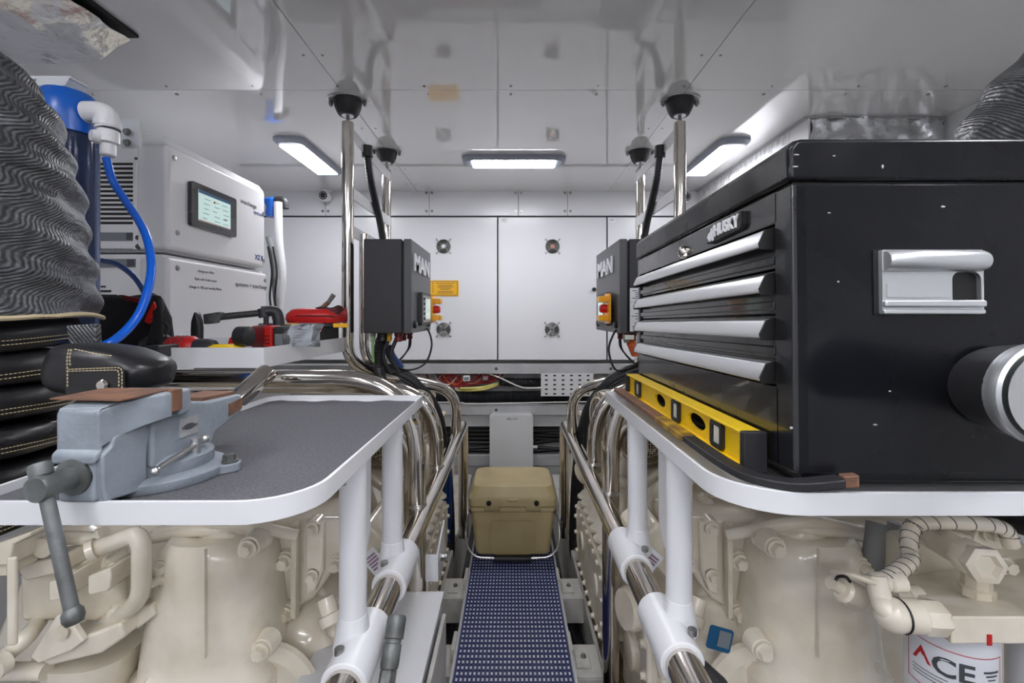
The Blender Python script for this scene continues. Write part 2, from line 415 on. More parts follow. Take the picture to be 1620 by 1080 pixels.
# ceiling lamps, then added fill lamps out of view
def lamp(x, y, L, W, rz, label, group=None):
    t = thing('ceiling_light', label, 'lamp', (x, y, CZ))
    R = Matrix.Rotation(rz, 3, 'Z')
    def tr(p): return V((x, y, 0))+R @ V(p)
    n = 5; lo = [(px_, py_) for px_, py_ in rrect(L, W, .045, n)]; li = [(a*.93, b*.82) for a, b in lo]
    MB().loft([[tr((a, b, CZ-.0005)) for a, b in lo], [tr((a, b, CZ-.012)) for a, b in lo], [tr((a, b, CZ-.026)) for a, b in li]]).build('housing', M['lampcase'], t, ang=25)
    d = [(a, b) for a, b in rrect(L*.8, W*.72, .008, 3)]
    MB().loft([[tr((a, b, CZ-.024)) for a, b in d], [tr((a, b, CZ-.0295)) for a, b in d]]).build('diffuser', M['lamp'], t)
    return t
lamp(.01, 2.39, .54, .15, 0, 'grey rimmed lit strip lamp across the ceiling centre')
lamp(-1.035, 2.345, .54, .15, PI/2, 'lit strip lamp on ceiling left of the stainless posts')
lamp(1.04, 2.36, .54, .15, PI/2, 'lit strip lamp on ceiling above the black tool chest')
for x, y, r, l_ in ((0, -.75, 0, 'added fill lamp behind the viewpoint at centre'), (-1.1, .35, PI/2, 'added unseen fill lamp above the left blanket'), (1.1, .35, PI/2, 'added unseen fill lamp above the tool chest end'),
                    (-.8, -1.4, PI/2, 'added rear fill lamp on the left'), (.8, -1.4, PI/2, 'added rear fill lamp on the right'), (0, .35, 0, 'added unseen fill lamp right over the aisle'), (-.7, -.35, PI/2, 'added fill lamp behind the viewpoint on the left'), (.7, -.35, PI/2, 'added fill lamp behind the viewpoint on the right'), (-.35, -1.9, 0, 'added fill lamp by the rear wall, left one'), (.35, -1.9, 0, 'added fill lamp by the rear wall, right one')):
    lamp(x, y, .54, .15, r, l_)  # unseen lamps, added to brighten the near field and engine fronts

# ---------------------------------------------------------------- bilge and walkway
for s in (-1, 1):
    side = 'left' if s < 0 else 'right'
    b_ = struct(MB().box(*sorted((s*.262, s*.40)), .4, 3.0, -.38, -.04).build('engine_girder', M['bed'], bevel=.008))
    b_['label'] = 'white girder beside the walkway on the %s' % side
    pr = MB()
    x0, x1 = sorted((s*.272, s*.37))
    rc = MB().box(x0, x1, 1.05, 1.93, -.04, -.034).build('recess_panel', M['brown'], b_, bevel=.002)
    MB().box(x0+.02, x1-.03, 1.15, 1.8, -.034, -.022).build('cover', M['brown'], b_, bevel=.008)
    q = MB()
    for k in range(5): q.cyl((x0+.012, 1.1+k*.2, -.034), (x0+.012, 1.1+k*.2, -.03), .005, n=10)
    q.build('screw', M['bolt'], rc)
wk = thing('walkway', 'long narrow walkway with a navy open grid mat down the aisle', 'walkway', (0, 1.6, -.03))
WX0, WX1 = -.168, .176
MB().box(WX0, WX1, .3, 2.35, -.03, -.0072).build('deck_board', M['deck'], wk, bevel=.002)
nr = 27; pt = (WX1-WX0-.016)/nr
mt = MB()
for k in range(nr+1): mt.box(WX0+.008+k*pt-.0031, WX0+.008+k*pt+.0031, .3, 2.2, -.006, -.001)
mto = mt.build('mat_rib', M['navy'], wk); mto['kind'] = 'stuff'
mt = MB(); y = .3
while y < 2.2: mt.box(WX0+.006, WX1-.006, y, y+.0052, -.007, -.0025); y += .0215
mto = mt.build('mat_bar', M['navy'], wk); mto['kind'] = 'stuff'
for x in (WX0, WX1): MB().box(x-.003, x+.003, .3, 2.35, -.03, .002).build('edge_trim', M['alu'], wk)
for s in (-1, 1):
    for i, yy in enumerate((1.30, 1.66)):
        t = thing('walkway_bracket', 'white bolted bracket %s of the walkway, %s one' % ('left' if s < 0 else 'right', ('nearer', 'farther')[i]), 'bracket', (s*.215, yy+.07, -.03))
        x0, x1 = sorted((s*.17, s*.262))
        MB().box(x0, x1, yy, yy+.13, -.036, -.03).build('top_plate', M['bed'], t, bevel=.002)
        MB().box(x0, x1, yy, yy+.006, -.12, -.036).build('front_web', M['bed'], t, bevel=.002)
        MB().box(x0+.02, x1-.03, yy+.03, yy+.1, -.03, -.024).build('pad', M['bed'], t, bevel=.002)
        MB().hexbolt((s*.215, yy+.07, -.024), Z, .007, .006).build('bolt', M['bolt'], t)
        MB().prism([(s*.262, yy+.13, -.04), (s*.262, yy+.13, -.2), (s*.19, yy+.13, -.04)], (0,.006,0)).build('gusset', M['bed'], t)
        MB().box(*sorted((s*.17, s*.182)), yy+.05, yy+.13, -.03, .012).build('stop', M['bed'], t, bevel=.002)
    tag(MB().tube(spline([(s*.23, .9, -.2), (s*.21, 1.3, -.16), (s*.24, 1.6, -.17), (s*.2, 2.2, -.2)]), .02, 10).build('bilge_hose', M['hose']), 'black hose lying in the dark gap %s of the walkway' % ('left' if s < 0 else 'right'), 'hose')

# ---------------------------------------------------------------- cooler
ck = thing('cooler', 'tan hard cooler with wire bail handle at the end of the walkway', 'cooler', (.003, 2.02, .003))
cx = .003
def rsec(w, d, z, cy, r=.025, n=5): return [V((cx+a, cy+b, z)) for a, b in rrect(w, d, r, n)]
MB().loft([rsec(.30,.235,.003,2.02), rsec(.312,.25,.012,2.02), rsec(.352,.27,.19,2.02), rsec(.362,.278,.192,2.02), rsec(.362,.278,.207,2.02), rsec(.35,.268,.209,2.02)]).build('body', M['tan'], ck, ang=30, bevel=.002)
lid = MB().loft([rsec(.352,.27,.209,2.02), rsec(.366,.284,.213,2.02), rsec(.368,.286,.243,2.02), rsec(.360,.278,.255,2.02,.03), rsec(.335,.245,.288,2.025,.04), rsec(.32,.23,.291,2.025,.04)]).build('lid', M['tan'], ck, ang=22, bevel=.003)
for s in (-1, 1):
    MB().box(cx+s*.085-.032, cx+s*.085+.032, 1.872, 1.89, .197, .214).build('latch_tab', M['tand'], lid, bevel=.004)
    MB().lathe([(.0105,0),(.0105,.004),(.007,.0045)], (cx+s*.098, 1.874, .231), (0,-1,0), 18).build('drain_plug', M['black'], lid)
MB().box(cx-.02, cx+.02, 1.873, 1.9, .233, .246).build('catch', M['tan'], lid, bevel=.003)
lg = rrect(.19,.15,.03); lg2 = rrect(.184,.144,.028)
plate('front_panel_rim', [lg, lg2], (cx, 1.8855, .085), X, V((0,-.055,1)), .003, M['tan'], ck)
hp = [(cx-.183,1.99,.15),(cx-.192,1.92,.15),(cx-.196,1.875,.10),(cx-.185,1.86,.05),(cx-.15,1.855,.018),(cx,1.852,.012),(cx+.15,1.855,.018),(cx+.185,1.86,.05),(cx+.196,1.875,.10),(cx+.192,1.92,.15),(cx+.183,1.99,.15)]
hd = MB().tube(fillet(hp,.03), .0042, 8).build('bail_handle', M['flat'], ck)
MB().cyl((cx-.075,1.853,.0125),(cx+.075,1.853,.0125), .0115, n=14).build('grip', M['rub'], hd)
for s in (-1, 1): MB().cyl((cx+s*.17,1.99,.15),(cx+s*.19,1.99,.15), .012, n=14).build('handle_pivot', M['black'], ck)

# ---------------------------------------------------------------- junction cover on the bulkhead
jc = thing('junction_box', 'flat pale grey cover box above the tan cooler', 'box', (0, 2.93, .2))
plate('cover', [rrect(.274,.38,.012)], (-.004, 2.87, .187), X, Z, .025, M['plateg'], jc, bevel=.002)
MB().box(-.13, .125, 2.895, 2.995, .01, .37).build('body', M['greyp'], jc)
text('VIC 12V', .02, (0, 2.869, .352), X, Z, M['ink'], jc, ext=.0002)
for a in (-.125, .117):
    for b in (.018, .358): MB().cyl((a,2.865,b),(a,2.872,b), .011, n=12).build('corner_screw', M['plateg'], jc)

# ---------------------------------------------------------------- wiring behind the bulkhead rails
pp = [rrect(.345,.15,.003)]
for i in range(6):
    for j in range(5): pp.append([(a-.137+i*.055, b+.06-j*.03) for a, b in rrect(.02,.0105,.004,2)])
MB().box(bx(897)-.17, bx(897)+.17, 2.996, 2.998, bz(608)-.07, bz(608)+.07).build('hole_shade', M['black'], wb)  # black sheet added behind the plate to paint the shade in its holes
tag(plate('perforated_plate', pp, (bx(897), 2.99, bz(608)), X, Z, .003, M['plateg']), 'pale perforated plate between the bulkhead rails', 'plate')
def cond(pts, r, label, m=None, rib=.012, cat='conduit', group=None, name='conduit'):
    return tag(corrugated(pts, r, rib).build(name, m or M['hose'], ang=60), label, cat, group)
cond([(-1.3,3.08,bz(625)),(-.6,3.06,bz(628)),(-.2,3.06,bz(630)),(.3,3.07,bz(630)),(.75,3.06,bz(628)),(1.3,3.08,bz(625))], .042, 'thick black corrugated conduit running across between the rails')
cond([(bx(790),3.05,bz(605)),(bx(820),3.04,bz(606)),(bx(870),3.06,bz(606))], .03, 'short black corrugated conduit left of the perforated plate')
def cab_(pts, r, m, label, group=None, name='cable', n=8):
    return tag(MB().tube(spline(pts), r, n).build(name, M[m], ang=60), label, 'cable', group)
for k in range(6):
    x = bx(742+k*7); d = k*.012
    cab_([(x-.24,3.1-d,bz(592)),(x-.2,3.06,bz(604)),(x-.12,3.05,bz(612-k)),(x-.02,3.05,bz(611-k)),(x+.05,3.07,bz(600)),(x+.1,3.12,bz(588))], .006, 'wire_r', 'red wire hanging in a loop behind the bulkhead rail', 'red looped wires')
for k in range(5):
    cab_([(bx(700+k*5),3.1,bz(590)),(bx(712+k*4),3.06,bz(602+k*3)),(bx(720),3.05,bz(615+k)),(bx(735+k*2),3.06,bz(622))], .006, ('wire_p','wire_g','wire_p','wire_w','wire_g')[k], 'thin pink, green or white wire left of the red loops', 'thin coloured wires')
for k in range(6):
    a = bx(655+k*14); cab_([(a,3.09,bz(588)),(a+.03,3.05,bz(600+k)),(a+.10,3.04,bz(612-k)),(a+.16,3.06,bz(598)),(a+.2,3.1,bz(588))], .0055, ('wire_p','wire_r','wire_w','orange','wire_r','wire_p')[k], ('leftmost','second','third','fourth','fifth','rightmost')[k]+' of the mixed wires sagging left of the connector blocks', 'mixed wires at the left of the recess')
for k in range(3):
    cab_([(bx(728),3.04-k*.01,bz(619-k*2)),(bx(755),3.02,bz(618-k*2)),(bx(772),3.02,bz(615-k*2)),(bx(788),3.04,bz(609-k))], .007, 'wire_y', ('lowest','middle','topmost')[2-k if k != 1 else 1]+' yellow cable strapped below the red wires', 'yellow cables')
cab_([(bx(766),3.03,bz(590)),(bx(790),3.0,bz(597)),(bx(825),2.99,bz(612)),(bx(856),2.985,bz(613))], .005, 'wire_w', 'single white cable sagging towards the perforated plate')
cab_([(bx(600),3.0,bz(637)),(bx(720),2.99,bz(636)),(bx(740),2.99,bz(638)),(bx(810),2.99,bz(637)),(bx(930),2.99,bz(635)),(bx(1000),3.0,bz(636))], .004, 'wire_w', 'thin white cable lying along the middle bulkhead rail')
for px in (738, 768):
    t = thing('connector', '%s connector block among the red wires' % ('white' if px < 750 else 'dark red'), 'connector', (bx(px), 3.02, bz(600)))
    MB().box(bx(px)-.022, bx(px)+.022, 3.0, 3.03, bz(603), bz(594)).build('body', M['paper' if px < 750 else 'dred'], t, bevel=.003)
    MB().box(bx(px)-.016, bx(px)+.016, 2.995, 3.0, bz(601), bz(596)).build('face', M['paperg'], t, bevel=.001)
for k in range(7):
    zz = bz(680+k*6.5); od = ('topmost','second','third','middle','fifth','sixth','lowest')[k]
    for s, xa, xb in ((-1, bx(600), bx(784)), (1, bx(836), bx(1010))):
        cab_([(xa,3.1,zz+random.uniform(-.02,.02)),((xa*2+xb)/3,3.09,zz+random.uniform(-.02,.02)),((xa+xb*2)/3,3.08,zz+random.uniform(-.012,.012)),(xb,3.09,zz)], .014, 'cable', od+' black cable in the bundle %s of the pale cover box' % ('left' if s < 0 else 'right'), 'black bundle %s of cover box' % ('left' if s < 0 else 'right'))
tag(MB().cyl((bx(843),3.0,bz(707)),(bx(850),3.0,bz(707)), .011, n=12).build('pipe_end', M['white2']), 'white plastic pipe end just right of the pale cover box', 'fitting')

# ---------------------------------------------------------------- stainless frames (posts, rubber mounts, hoops, handrail)
def frame(s):
    side = 'left' if s < 0 else 'right'
    RX = .232 if s < 0 else .250           # rail distance from centre
    PX = .626 if s < 0 else .64
    y1, y2 = (1.735, 2.27)
    hy = (1.17, 1.47) if s < 0 else (1.255, 1.50)
    t = thing('handrail_frame', 'polished stainless handrail frame with ceiling posts on the %s' % side, 'railing', (s*RX, 1.4, -.06))
    st = M['steel']
    MB().cyl((s*RX,.2,.49),(s*RX,2.1,.49), .026, n=20).build('handrail', st, t)
    MB().tube(fillet([(s*RX,2.05,.49),(s*RX,2.16,.49),(s*RX,2.17,.40),(s*RX,2.17,-.05)],.06), .024, 16).build('leg', st, t)
    MB().tube(fillet([(s*PX,y1,1.737),(s*PX,y1,.83),(s*(PX-.09),y1+.07,.765),(s*.40,1.86,.735),(s*RX*1.02,1.93,.68),(s*RX*1.02,1.93,.50)],.09,8), .0225, 18).build('post', st, t)
    MB().tube(fillet([(s*PX,y2,1.73),(s*PX,y2,.75),(s*(PX-.1),y2,.66),(s*(PX-.25),y2-.12,.62)],.09,6), .0225, 18).build('post', st, t)
    if s < 0: MB().tube(fillet([(s*(PX-.03),y1+.1,1.33),(s*(PX-.03),y1+.1,.83),(s*(PX-.12),y1+.14,.74)],.08,6), .02, 14).build('post', st, t)
    for i, (y, z) in enumerate(zip(hy, (.84, .775))):
        xr = RX+(.022 if s > 0 else .012)
        hp_ = fillet([(s*xr,y,-.3),(s*xr,y,z),(s*.85,y,z),(s*1.7,y,z)],.21,12) if not i else spline([(s*xr,y,.49),(s*xr,y,.56),(s*(xr+.002),y,.615),(s*(xr+.014),y,.668),(s*(xr+.042),y,.716),(s*(xr+.088),y,.749),(s*(xr+.165),y,.769),(s*(xr+.28),y,.773),(s*.9,y,.774),(s*1.7,y,.774)], 8)
        MB().tube(hp_, .0228, 20).build('hoop', st, t)
        MB().cyl((s*xr,y,.512),(s*xr,y,.522), .0245, n=20).build('weld_collar', M['flat'], t)
    # inner parallel guard tubes
    y = hy[0]+.1
    MB().tube(fillet([(s*(RX+.05),y,.15),(s*(RX+.05),y,.70),(s*(RX+.3),y,.72)],.16,10), .02, 16).build('guard_tube', st, t)
    for k, (za, zb) in enumerate(((1.712,1.668),(1.490,1.445),(1.345,1.30))):
        MB().box(*sorted((s*(PX-.022), s*(PX-.016))), y1-.0, y2+.02, zb, za).build('crossbar', M['plateg'], t, bevel=.001)
    for y in (y1, y2):
        q = MB().cyl((s*PX,y,1.73),(s*PX,y,1.78), .0065, n=12); q.cyl((s*PX,y,1.735),(s*PX,y,1.742), .013, n=6)
        q.build('threaded_rod', M['bolt'], t)
        m_ = MB().lathe([(.026,0),(.034,.001),(.039,.008),(.047,.026),(.052,.046),(.053,.055),(.053,.059)], (s*PX,y,1.764), Z, 32).build('rubber_mount', M['rub'], t)
        MB().lathe([(.022,0),(.022,.003)], (s*PX,y,1.7625), Z, 24).build('mount_ring', M['flat'], m_)
        pl = MB().prism([(s*PX+a, y+b, CZ-.006) for a, b in ell(0,0,.076,.058,28)], (0,0,.005)).build('mount_plate', M['flat'], t)
        for a in (-1, 1): MB().cyl((s*PX+a*.064,y,CZ-.02),(s*PX+a*.064,y,CZ-.006), .009, n=6).cyl((s*PX+a*.064,y,CZ-.026),(s*PX+a*.064,y,CZ-.02), .005, n=10).build('mount_bolt', M['bolt'], pl)
        
    # black corrugated hose inside the ladder
    cond([(s*(PX-.03),1.88,1.66),(s*(PX-.035),1.92,1.55),(s*(PX-.03),2.05,1.43),(s*(PX-.01),2.2,1.33),(s*(PX-.02),2.3,1.2),(s*(PX-.02),2.3,.95)], .0165, 'black corrugated hose running down between the %s posts' % side, name='flexible_hose', cat='hose')
    tag(MB().cyl((s*(PX-.03),1.875,1.655),(s*(PX-.03),1.87,1.70), .023, n=16).build('hose_fitting', M['rub']), 'black fitting at the top of the %s corrugated hose' % side, 'fitting')
frame(-1); frame(1)

# ---------------------------------------------------------------- work trays
def tray(s, name, label, x0, x1, y0, y1, z0, z1, rad, mats=None, wall=.005, parent=None):
    """open tray with rounded corners: rad for the four corners (front-left, front-right, back-right, back-left)"""
    t = thing(name, label, 'tray', ((x0+x1)/2, (y0+y1)/2, z0))
    def outline(i):
        a = []
        for (cx_, cy_, sx_, sy_, a0), r in zip(((x0,y0,1,1,180),(x1,y0,-1,1,270),(x1,y1,-1,-1,0),(x0,y1,1,-1,90)), rad):
            r2 = max(r-i, .001)
            for k in range(9):
                an = math.radians(a0+90*k/8); a.append((cx_+sx_*r+r2*math.cos(an), cy_+sy_*r+r2*math.sin(an)))
        return a
    o, i_ = outline(0), outline(wall)
    secs = [[V((a,b,z0)) for a, b in o], [V((a,b,z1)) for a, b in o], [V((a,b,z1)) for a, b in i_], [V((a,b,z0+.008)) for a, b in i_]]
    n = len(o); q = MB(); vs = [v for c in secs for v in c]; fs = []
    for a in range(3):
        for k in range(n): fs.append((a*n+k, a*n+(k+1) % n, (a+1)*n+(k+1) % n, (a+1)*n+k))
    fs += [tuple(range(n-1,-1,-1)), tuple(range(3*n, 4*n))]
    q.add(vs, fs); q.build('tray_pan', M['white'], t, ang=30, bevel=.0015)
    return t
def tray_post(t, s, x, y, ztop, RX):
    MB().cyl((x,y,.50),(x,y,ztop), .0205, n=24).build('post', M['white'], t)
    yy = y
    c = MB().cyl((s*RX,yy-.075,.49),(s*RX,yy+.05,.49), .033, n=28)
    c.cyl((x,y,.49),(x,y,.545), .03, .021, n=24)
    c.build('rail_clamp', M['white'], t, bevel=.003)
    MB().cyl((x+s*.002,y-.05,.518),(x+s*.002,y-.05,.526), .007, n=12).build('set_screw', M['bolt'], t)
tl = tray(-1, 'work_tray', 'white bench tray lined with grey foam, carrying the vise', -.60, -.222, .483, 1.135, .778, .803, (.05,.075,.002,.04))
ma = []
for k in range(40):
    ma.append((-.594+ (.366)*k/39, 1.118+.006*math.sin(k*.45)+.004*math.sin(k*.9)))
mb_ = MB().prism([(-.594,.495,.786),(-.27,.495,.786),(-.232,.53,.786)]+[(a,b,.786) for a, b in reversed(ma)], (0,0,.006)).build('foam_mat', M['foam'], tl)
for y in (.70, .93): tray_post(tl, -1, -.2445, y, .779, .232)
for y in (.76, 1.0):
    MB().prism([(-.262,y-.03,.778),(-.262,y+.09,.778),(-.262,y+.085,.60),(-.262,y+.05,.565),(-.262,y,.60)], (-.005,0,0)).build('support_plate', M['white'], tl, bevel=.002)
tr_ = tray(1, 'work_tray', 'white bench tray under the black tool chest',   .249, .86, .515, 1.215, .774, .80, (.085,.03,.002,.002))
for y in (.74, .985): tray_post(tr_, 1, .2715, y, .775, .250)
for y in (.80, 1.04):
    MB().prism([(.285,y-.03,.774),(.285,y+.09,.774),(.285,y+.085,.60),(.285,y+.05,.565),(.285,y,.60)], (.005,0,0)).build('support_plate', M['white'], tr_, bevel=.002)
q = MB().cyl((-.232,.62,.77),(-.232,.62,.776), .006, n=8); q.cyl((-.232,.99,.77),(-.232,.99,.776), .006, n=8); q.build('screw', M['bolt'], tl)
tray(-1, 'tool_tray', 'white tray of hand tools between the left cabinet and posts', -1.78, -.633, 1.16, 1.722, .868, .920, (.002,.002,.002,.002))

# ---------------------------------------------------------------- black control boxes on the posts
def control_box(s):
    side = 'left' if s < 0 else 'right'
    xf = s*.376 if s < 0 else .402
    xb = s*.556 if s < 0 else .585
    y0, y1, z0, z1 = 1.70, (2.10 if s < 0 else 2.17), .936, 1.289
    t = thing('control_cabinet', 'black control box with silver letters on the %s posts' % side, 'control box', ((xf+xb)/2, 1.9, z0))
    n = -s  # outward direction of the door along x
    MB().box(*sorted((xb, xf-n*.036)), y0, y1, z0, z1).build('body', M['blk'], t, bevel=.004)
    d = MB().box(*sorted((xf-n*.028, xf)), y0-.002, y1, z0, z1).build('door', M['blkface'], t, bevel=.003)
    MB().box(*sorted((xf-n*.037, xf-n*.027)), y0+.01, y1-.01, z0+.01, z1-.01).build('gasket', M['black'], t)
    R, U = (V((0,1,0)), Z) if n > 0 else (V((0,-1,0)), Z)     # reading direction across the door
    yc = (y0+y1)/2
    text('MAN', .092, (xf+n*.001, 1.885 if s < 0 else 1.955, 1.203), R, U, M['letter'], t, ext=.003, bold=.0022, wide=1.55)
    yd = yc+.02 if s < 0 else yc+.02
    fr = plate('display_bezel', [rrect(.20,.135,.012)], (xf+n*.016, yd, 1.03), R, U, .016, M['blk'], t, bevel=.003)
    plate('display_panel', [rrect(.17,.11,.006)], (xf+n*.018, yd, 1.03), R, U, .002, M['greyp'], fr)
    plate('screen', [rrect(.10,.085,.003)], (xf+n*.0195, yd+.02*(1), 1.03), R, U, .0015, M['screen'], fr)
    for k in range(5): MB().lathe([(.006,0),(.005,.004)], (xf+n*.018, yd-.068, 1.07-k*.02), (n,0,0), 12).build('button', M['black'], fr)
    ye = y1-.045 if s < 0 else y0+.12
    ep = plate('switch_plate', [rrect(.095,.12,.02)], (xf+n*.024, ye, 1.03), R, U, .008, M['orangeb'], t, bevel=.002)
    for a in (-1, 1):
        MB().loft([[V((xf+n*h, ye+b*w_, 1.03+a*.037+c*.012)) for b, c in ((-1,-1),(1,-1),(1,1),(-1,1))] for h, w_ in ((.02,.036),(.052,.034),(.058,.028))]).build('guard', M['orangeb'], ep, bevel=.003)
    MB().lathe([(.017,0),(.017,.022),(.012,.028)], (xf+n*.024, ye, 1.03), (n,0,0), 18).build('push_button', M['red'], ep)
    for yy in (y0+.05, y1-.06):
        k_ = MB().lathe([(.015,0),(.015,.006),(.011,.009)], (xf, yy, .968), (n,0,0), 20).build('door_lock', M['black'], t)
        MB().box(*sorted((xf+n*.008, xf+n*.013)), yy-.002, yy+.002, .96, .976).build('slot', M['bolt'], k_)
    if s > 0:
        sh = MB().box(.44, .52, y0-.0012, y0, .943, 1.105).build('label_sheet', M['paper'], t)
        q = MB()
        for r, zz in enumerate((1.095,1.088,1.081,1.074,1.067,1.045,1.035,1.01,1.0,.99,.975,.968,.961,.954)):
            xx = .46 if r % 4 else .448; q.box(xx, xx+.02+.025*((r*7) % 3)/2, y0-.0018, y0-.001, zz-.0013, zz+.0013)
        for zz in (1.052, 1.0-.0): q.box(.441, .519, y0-.0018, y0-.001, zz, zz+.001)
        q.build('print_line', M['ink'], sh)
    # cable glands under the box
    for k, (a, b, r, m_) in enumerate(((.06,.05,.017,'dred'),(.06,.12,.017,'dred'),(.06,.24,.014,'dred'),(.1,.06,.012,'yel2'),(.12,.04,.02,'black'),(.16,.05,.013,'paper'),(.13,.16,.018,'black'))):
        x = xf-n*a; y = y0+b
        MB().lathe([(r,0),(r,.012),(r*.8,.014),(r*.9,.03),(r*.6,.034)], (x, y, z0), (0,0,-1), 10).build('cable_gland', M[m_], t)
    x = xf-n*.145
    cond([(x-n*-.02,y0+.06,z0-.01),(x-n*-.01,y0+.05,z0-.06),(x+n*.005,y0+.06,z0-.13),(x+n*.008,y0+.09,z0-.185)], .021, 'thick black braided hose dropping from the %s control box' % side, rib=.007, name='flexible_hose', cat='hose')
    cab_([(xf+n*-.01,y0+.30 if s < 0 else y0+.06,.955),(xf+n*.012,y0+.3 if s < 0 else y0+.05,.93),(xf+n*.03,y0+.26 if s < 0 else y0+.05,.87),(xf+n*.01,y0+.2 if s < 0 else y0+.04,.80),(xf-n*.05,y0+.12,.785),(xf-n*.1,y0+.08,.83),(xf-n*.11,y0+.06,.90)], .0042, 'cable', 'thin black cable hanging in a big loop below the %s control box' % side)
    cab_([(xf-n*.06,y0+.24,z0-.03),(xf-n*.065,y0+.22,z0-.08),(xf-n*.10,y0+.16,z0-.13),(xf-n*.15,y0+.1,z0-.15)], .0036, 'cable', 'shorter black cable curving under the %s control box' % side)
    cab_([(xf-n*.055,y0+.24,z0-.03),(xf-n*.057,y0+.22,z0-.07),(xf-n*.09,y0+.16,z0-.12),(xf-n*.14,y0+.1,z0-.16)], .0036, 'cable', 'second short black cable under the %s control box' % side)
    if s < 0:
        cab_([(xb+.028,y0+.03,z0),(xb+.03,y0+.02,z0-.06),(xb+.032,y0+.02,z0-.11)], .005, 'wire_g', 'short green and yellow earth wire beneath the left control box')
        tag(MB().tube(spline([(xb+.06,y0+.12,z0-.06),(xb+.07,y0+.14,z0-.1),(xb+.1,y0+.16,z0-.15)]), .018, 12).build('hose_sleeve', M['blued']), 'blue sleeve behind the braided hose under the left control box', 'hose')
        for k in range(3): cab_([(xb+.05+k*.03,y0+.06,z0-.02),(xb+.03+k*.03,y0+.05,z0-.09),(xb+.06+k*.03,y0+.06,z0-.16)], .008, 'cable', 'black cable among the glands under the left control box, %s' % ('leftmost', 'middle one', 'rightmost')[k])
    else:
        tag(MB().cyl((xf+.05,y0+.03,.90),(xf+.075,y0+.06,.855), .017, n=14).build('hose_sleeve', M['orange']), 'orange sleeve on cable just under the right control box', 'sleeve')
        cn = thing('pipe_clip', 'brass and steel clip under the right control box', 'clip', (xf+.035, y0+.02, .93))
        MB().lathe([(.012,0),(.014,.01),(.01,.03)], (xf+.03, y0+.02, .93), (0,0,-1), 12).build('ferrule', M['bolt'], cn)
        MB().box(xf+.02, xf+.055, y0+.0, y0+.01, .912, .93).build('bracket', M['vial'], cn, bevel=.002)
control_box(-1); control_box(1)

# hose bundles running from the posts over the hoops and down to the bilge
def bundle(s):
    side = 'left' if s < 0 else 'right'
    nm = ['top', 'second', 'third', 'lowest']
    for k in range(4):
        o = k*.026
        pts = [(s*(.60-o*.3),1.82,.80-o*.3),(s*(.51-o*.2),1.82,.80-o*.5),(s*(.43-o*.4),1.84,.77-o*.9),(s*(.365-o*.1),1.86,.71-o*.9),(s*(.305+o*.1),1.88,.61-o*.5),(s*(.285+o*.3),1.95,.45),(s*(.275+o*.4),2.02,.25),(s*(.27+o*.4),2.04,-.05),(s*(.3+o*.3),1.98,-.15)]
        cond(pts, .0145 if k != 1 else .019, 'black corrugated hose from %s posts down behind the handrail, %s in bundle' % (side, nm[k]), rib=.009, name='flexible_hose', cat='hose')
    for k in range(3):
        cab_([(s*(.62-.02*k),1.98,.78-.02*k),(s*.52,1.9,.74-.025*k),(s*.42,1.94,.68-.03*k),(s*.32,2.0,.56-.02*k)], .008, 'cable', 'black cable lying over the %s hose bundle' % side, 'loose cables over the %s hose bundle' % side)
bundle(-1); bundle(1)
for k in range(3):
    cab_([(-.275-k*.016,2.0,.42),(-.27-k*.016,1.98,.2),(-.28-k*.016,2.02,.05),(-.3-k*.016,2.05,-.1)], .0085, 'blued', 'blue hose hanging between the left handrail legs', 'blue hoses behind left handrail')
tag(MB().cyl((.415,1.90,.652),(.475,1.90,.70), .019, n=16).build('hose_sleeve', M['orange']), 'orange sleeve on the black hoses beyond the yellow level', 'sleeve')

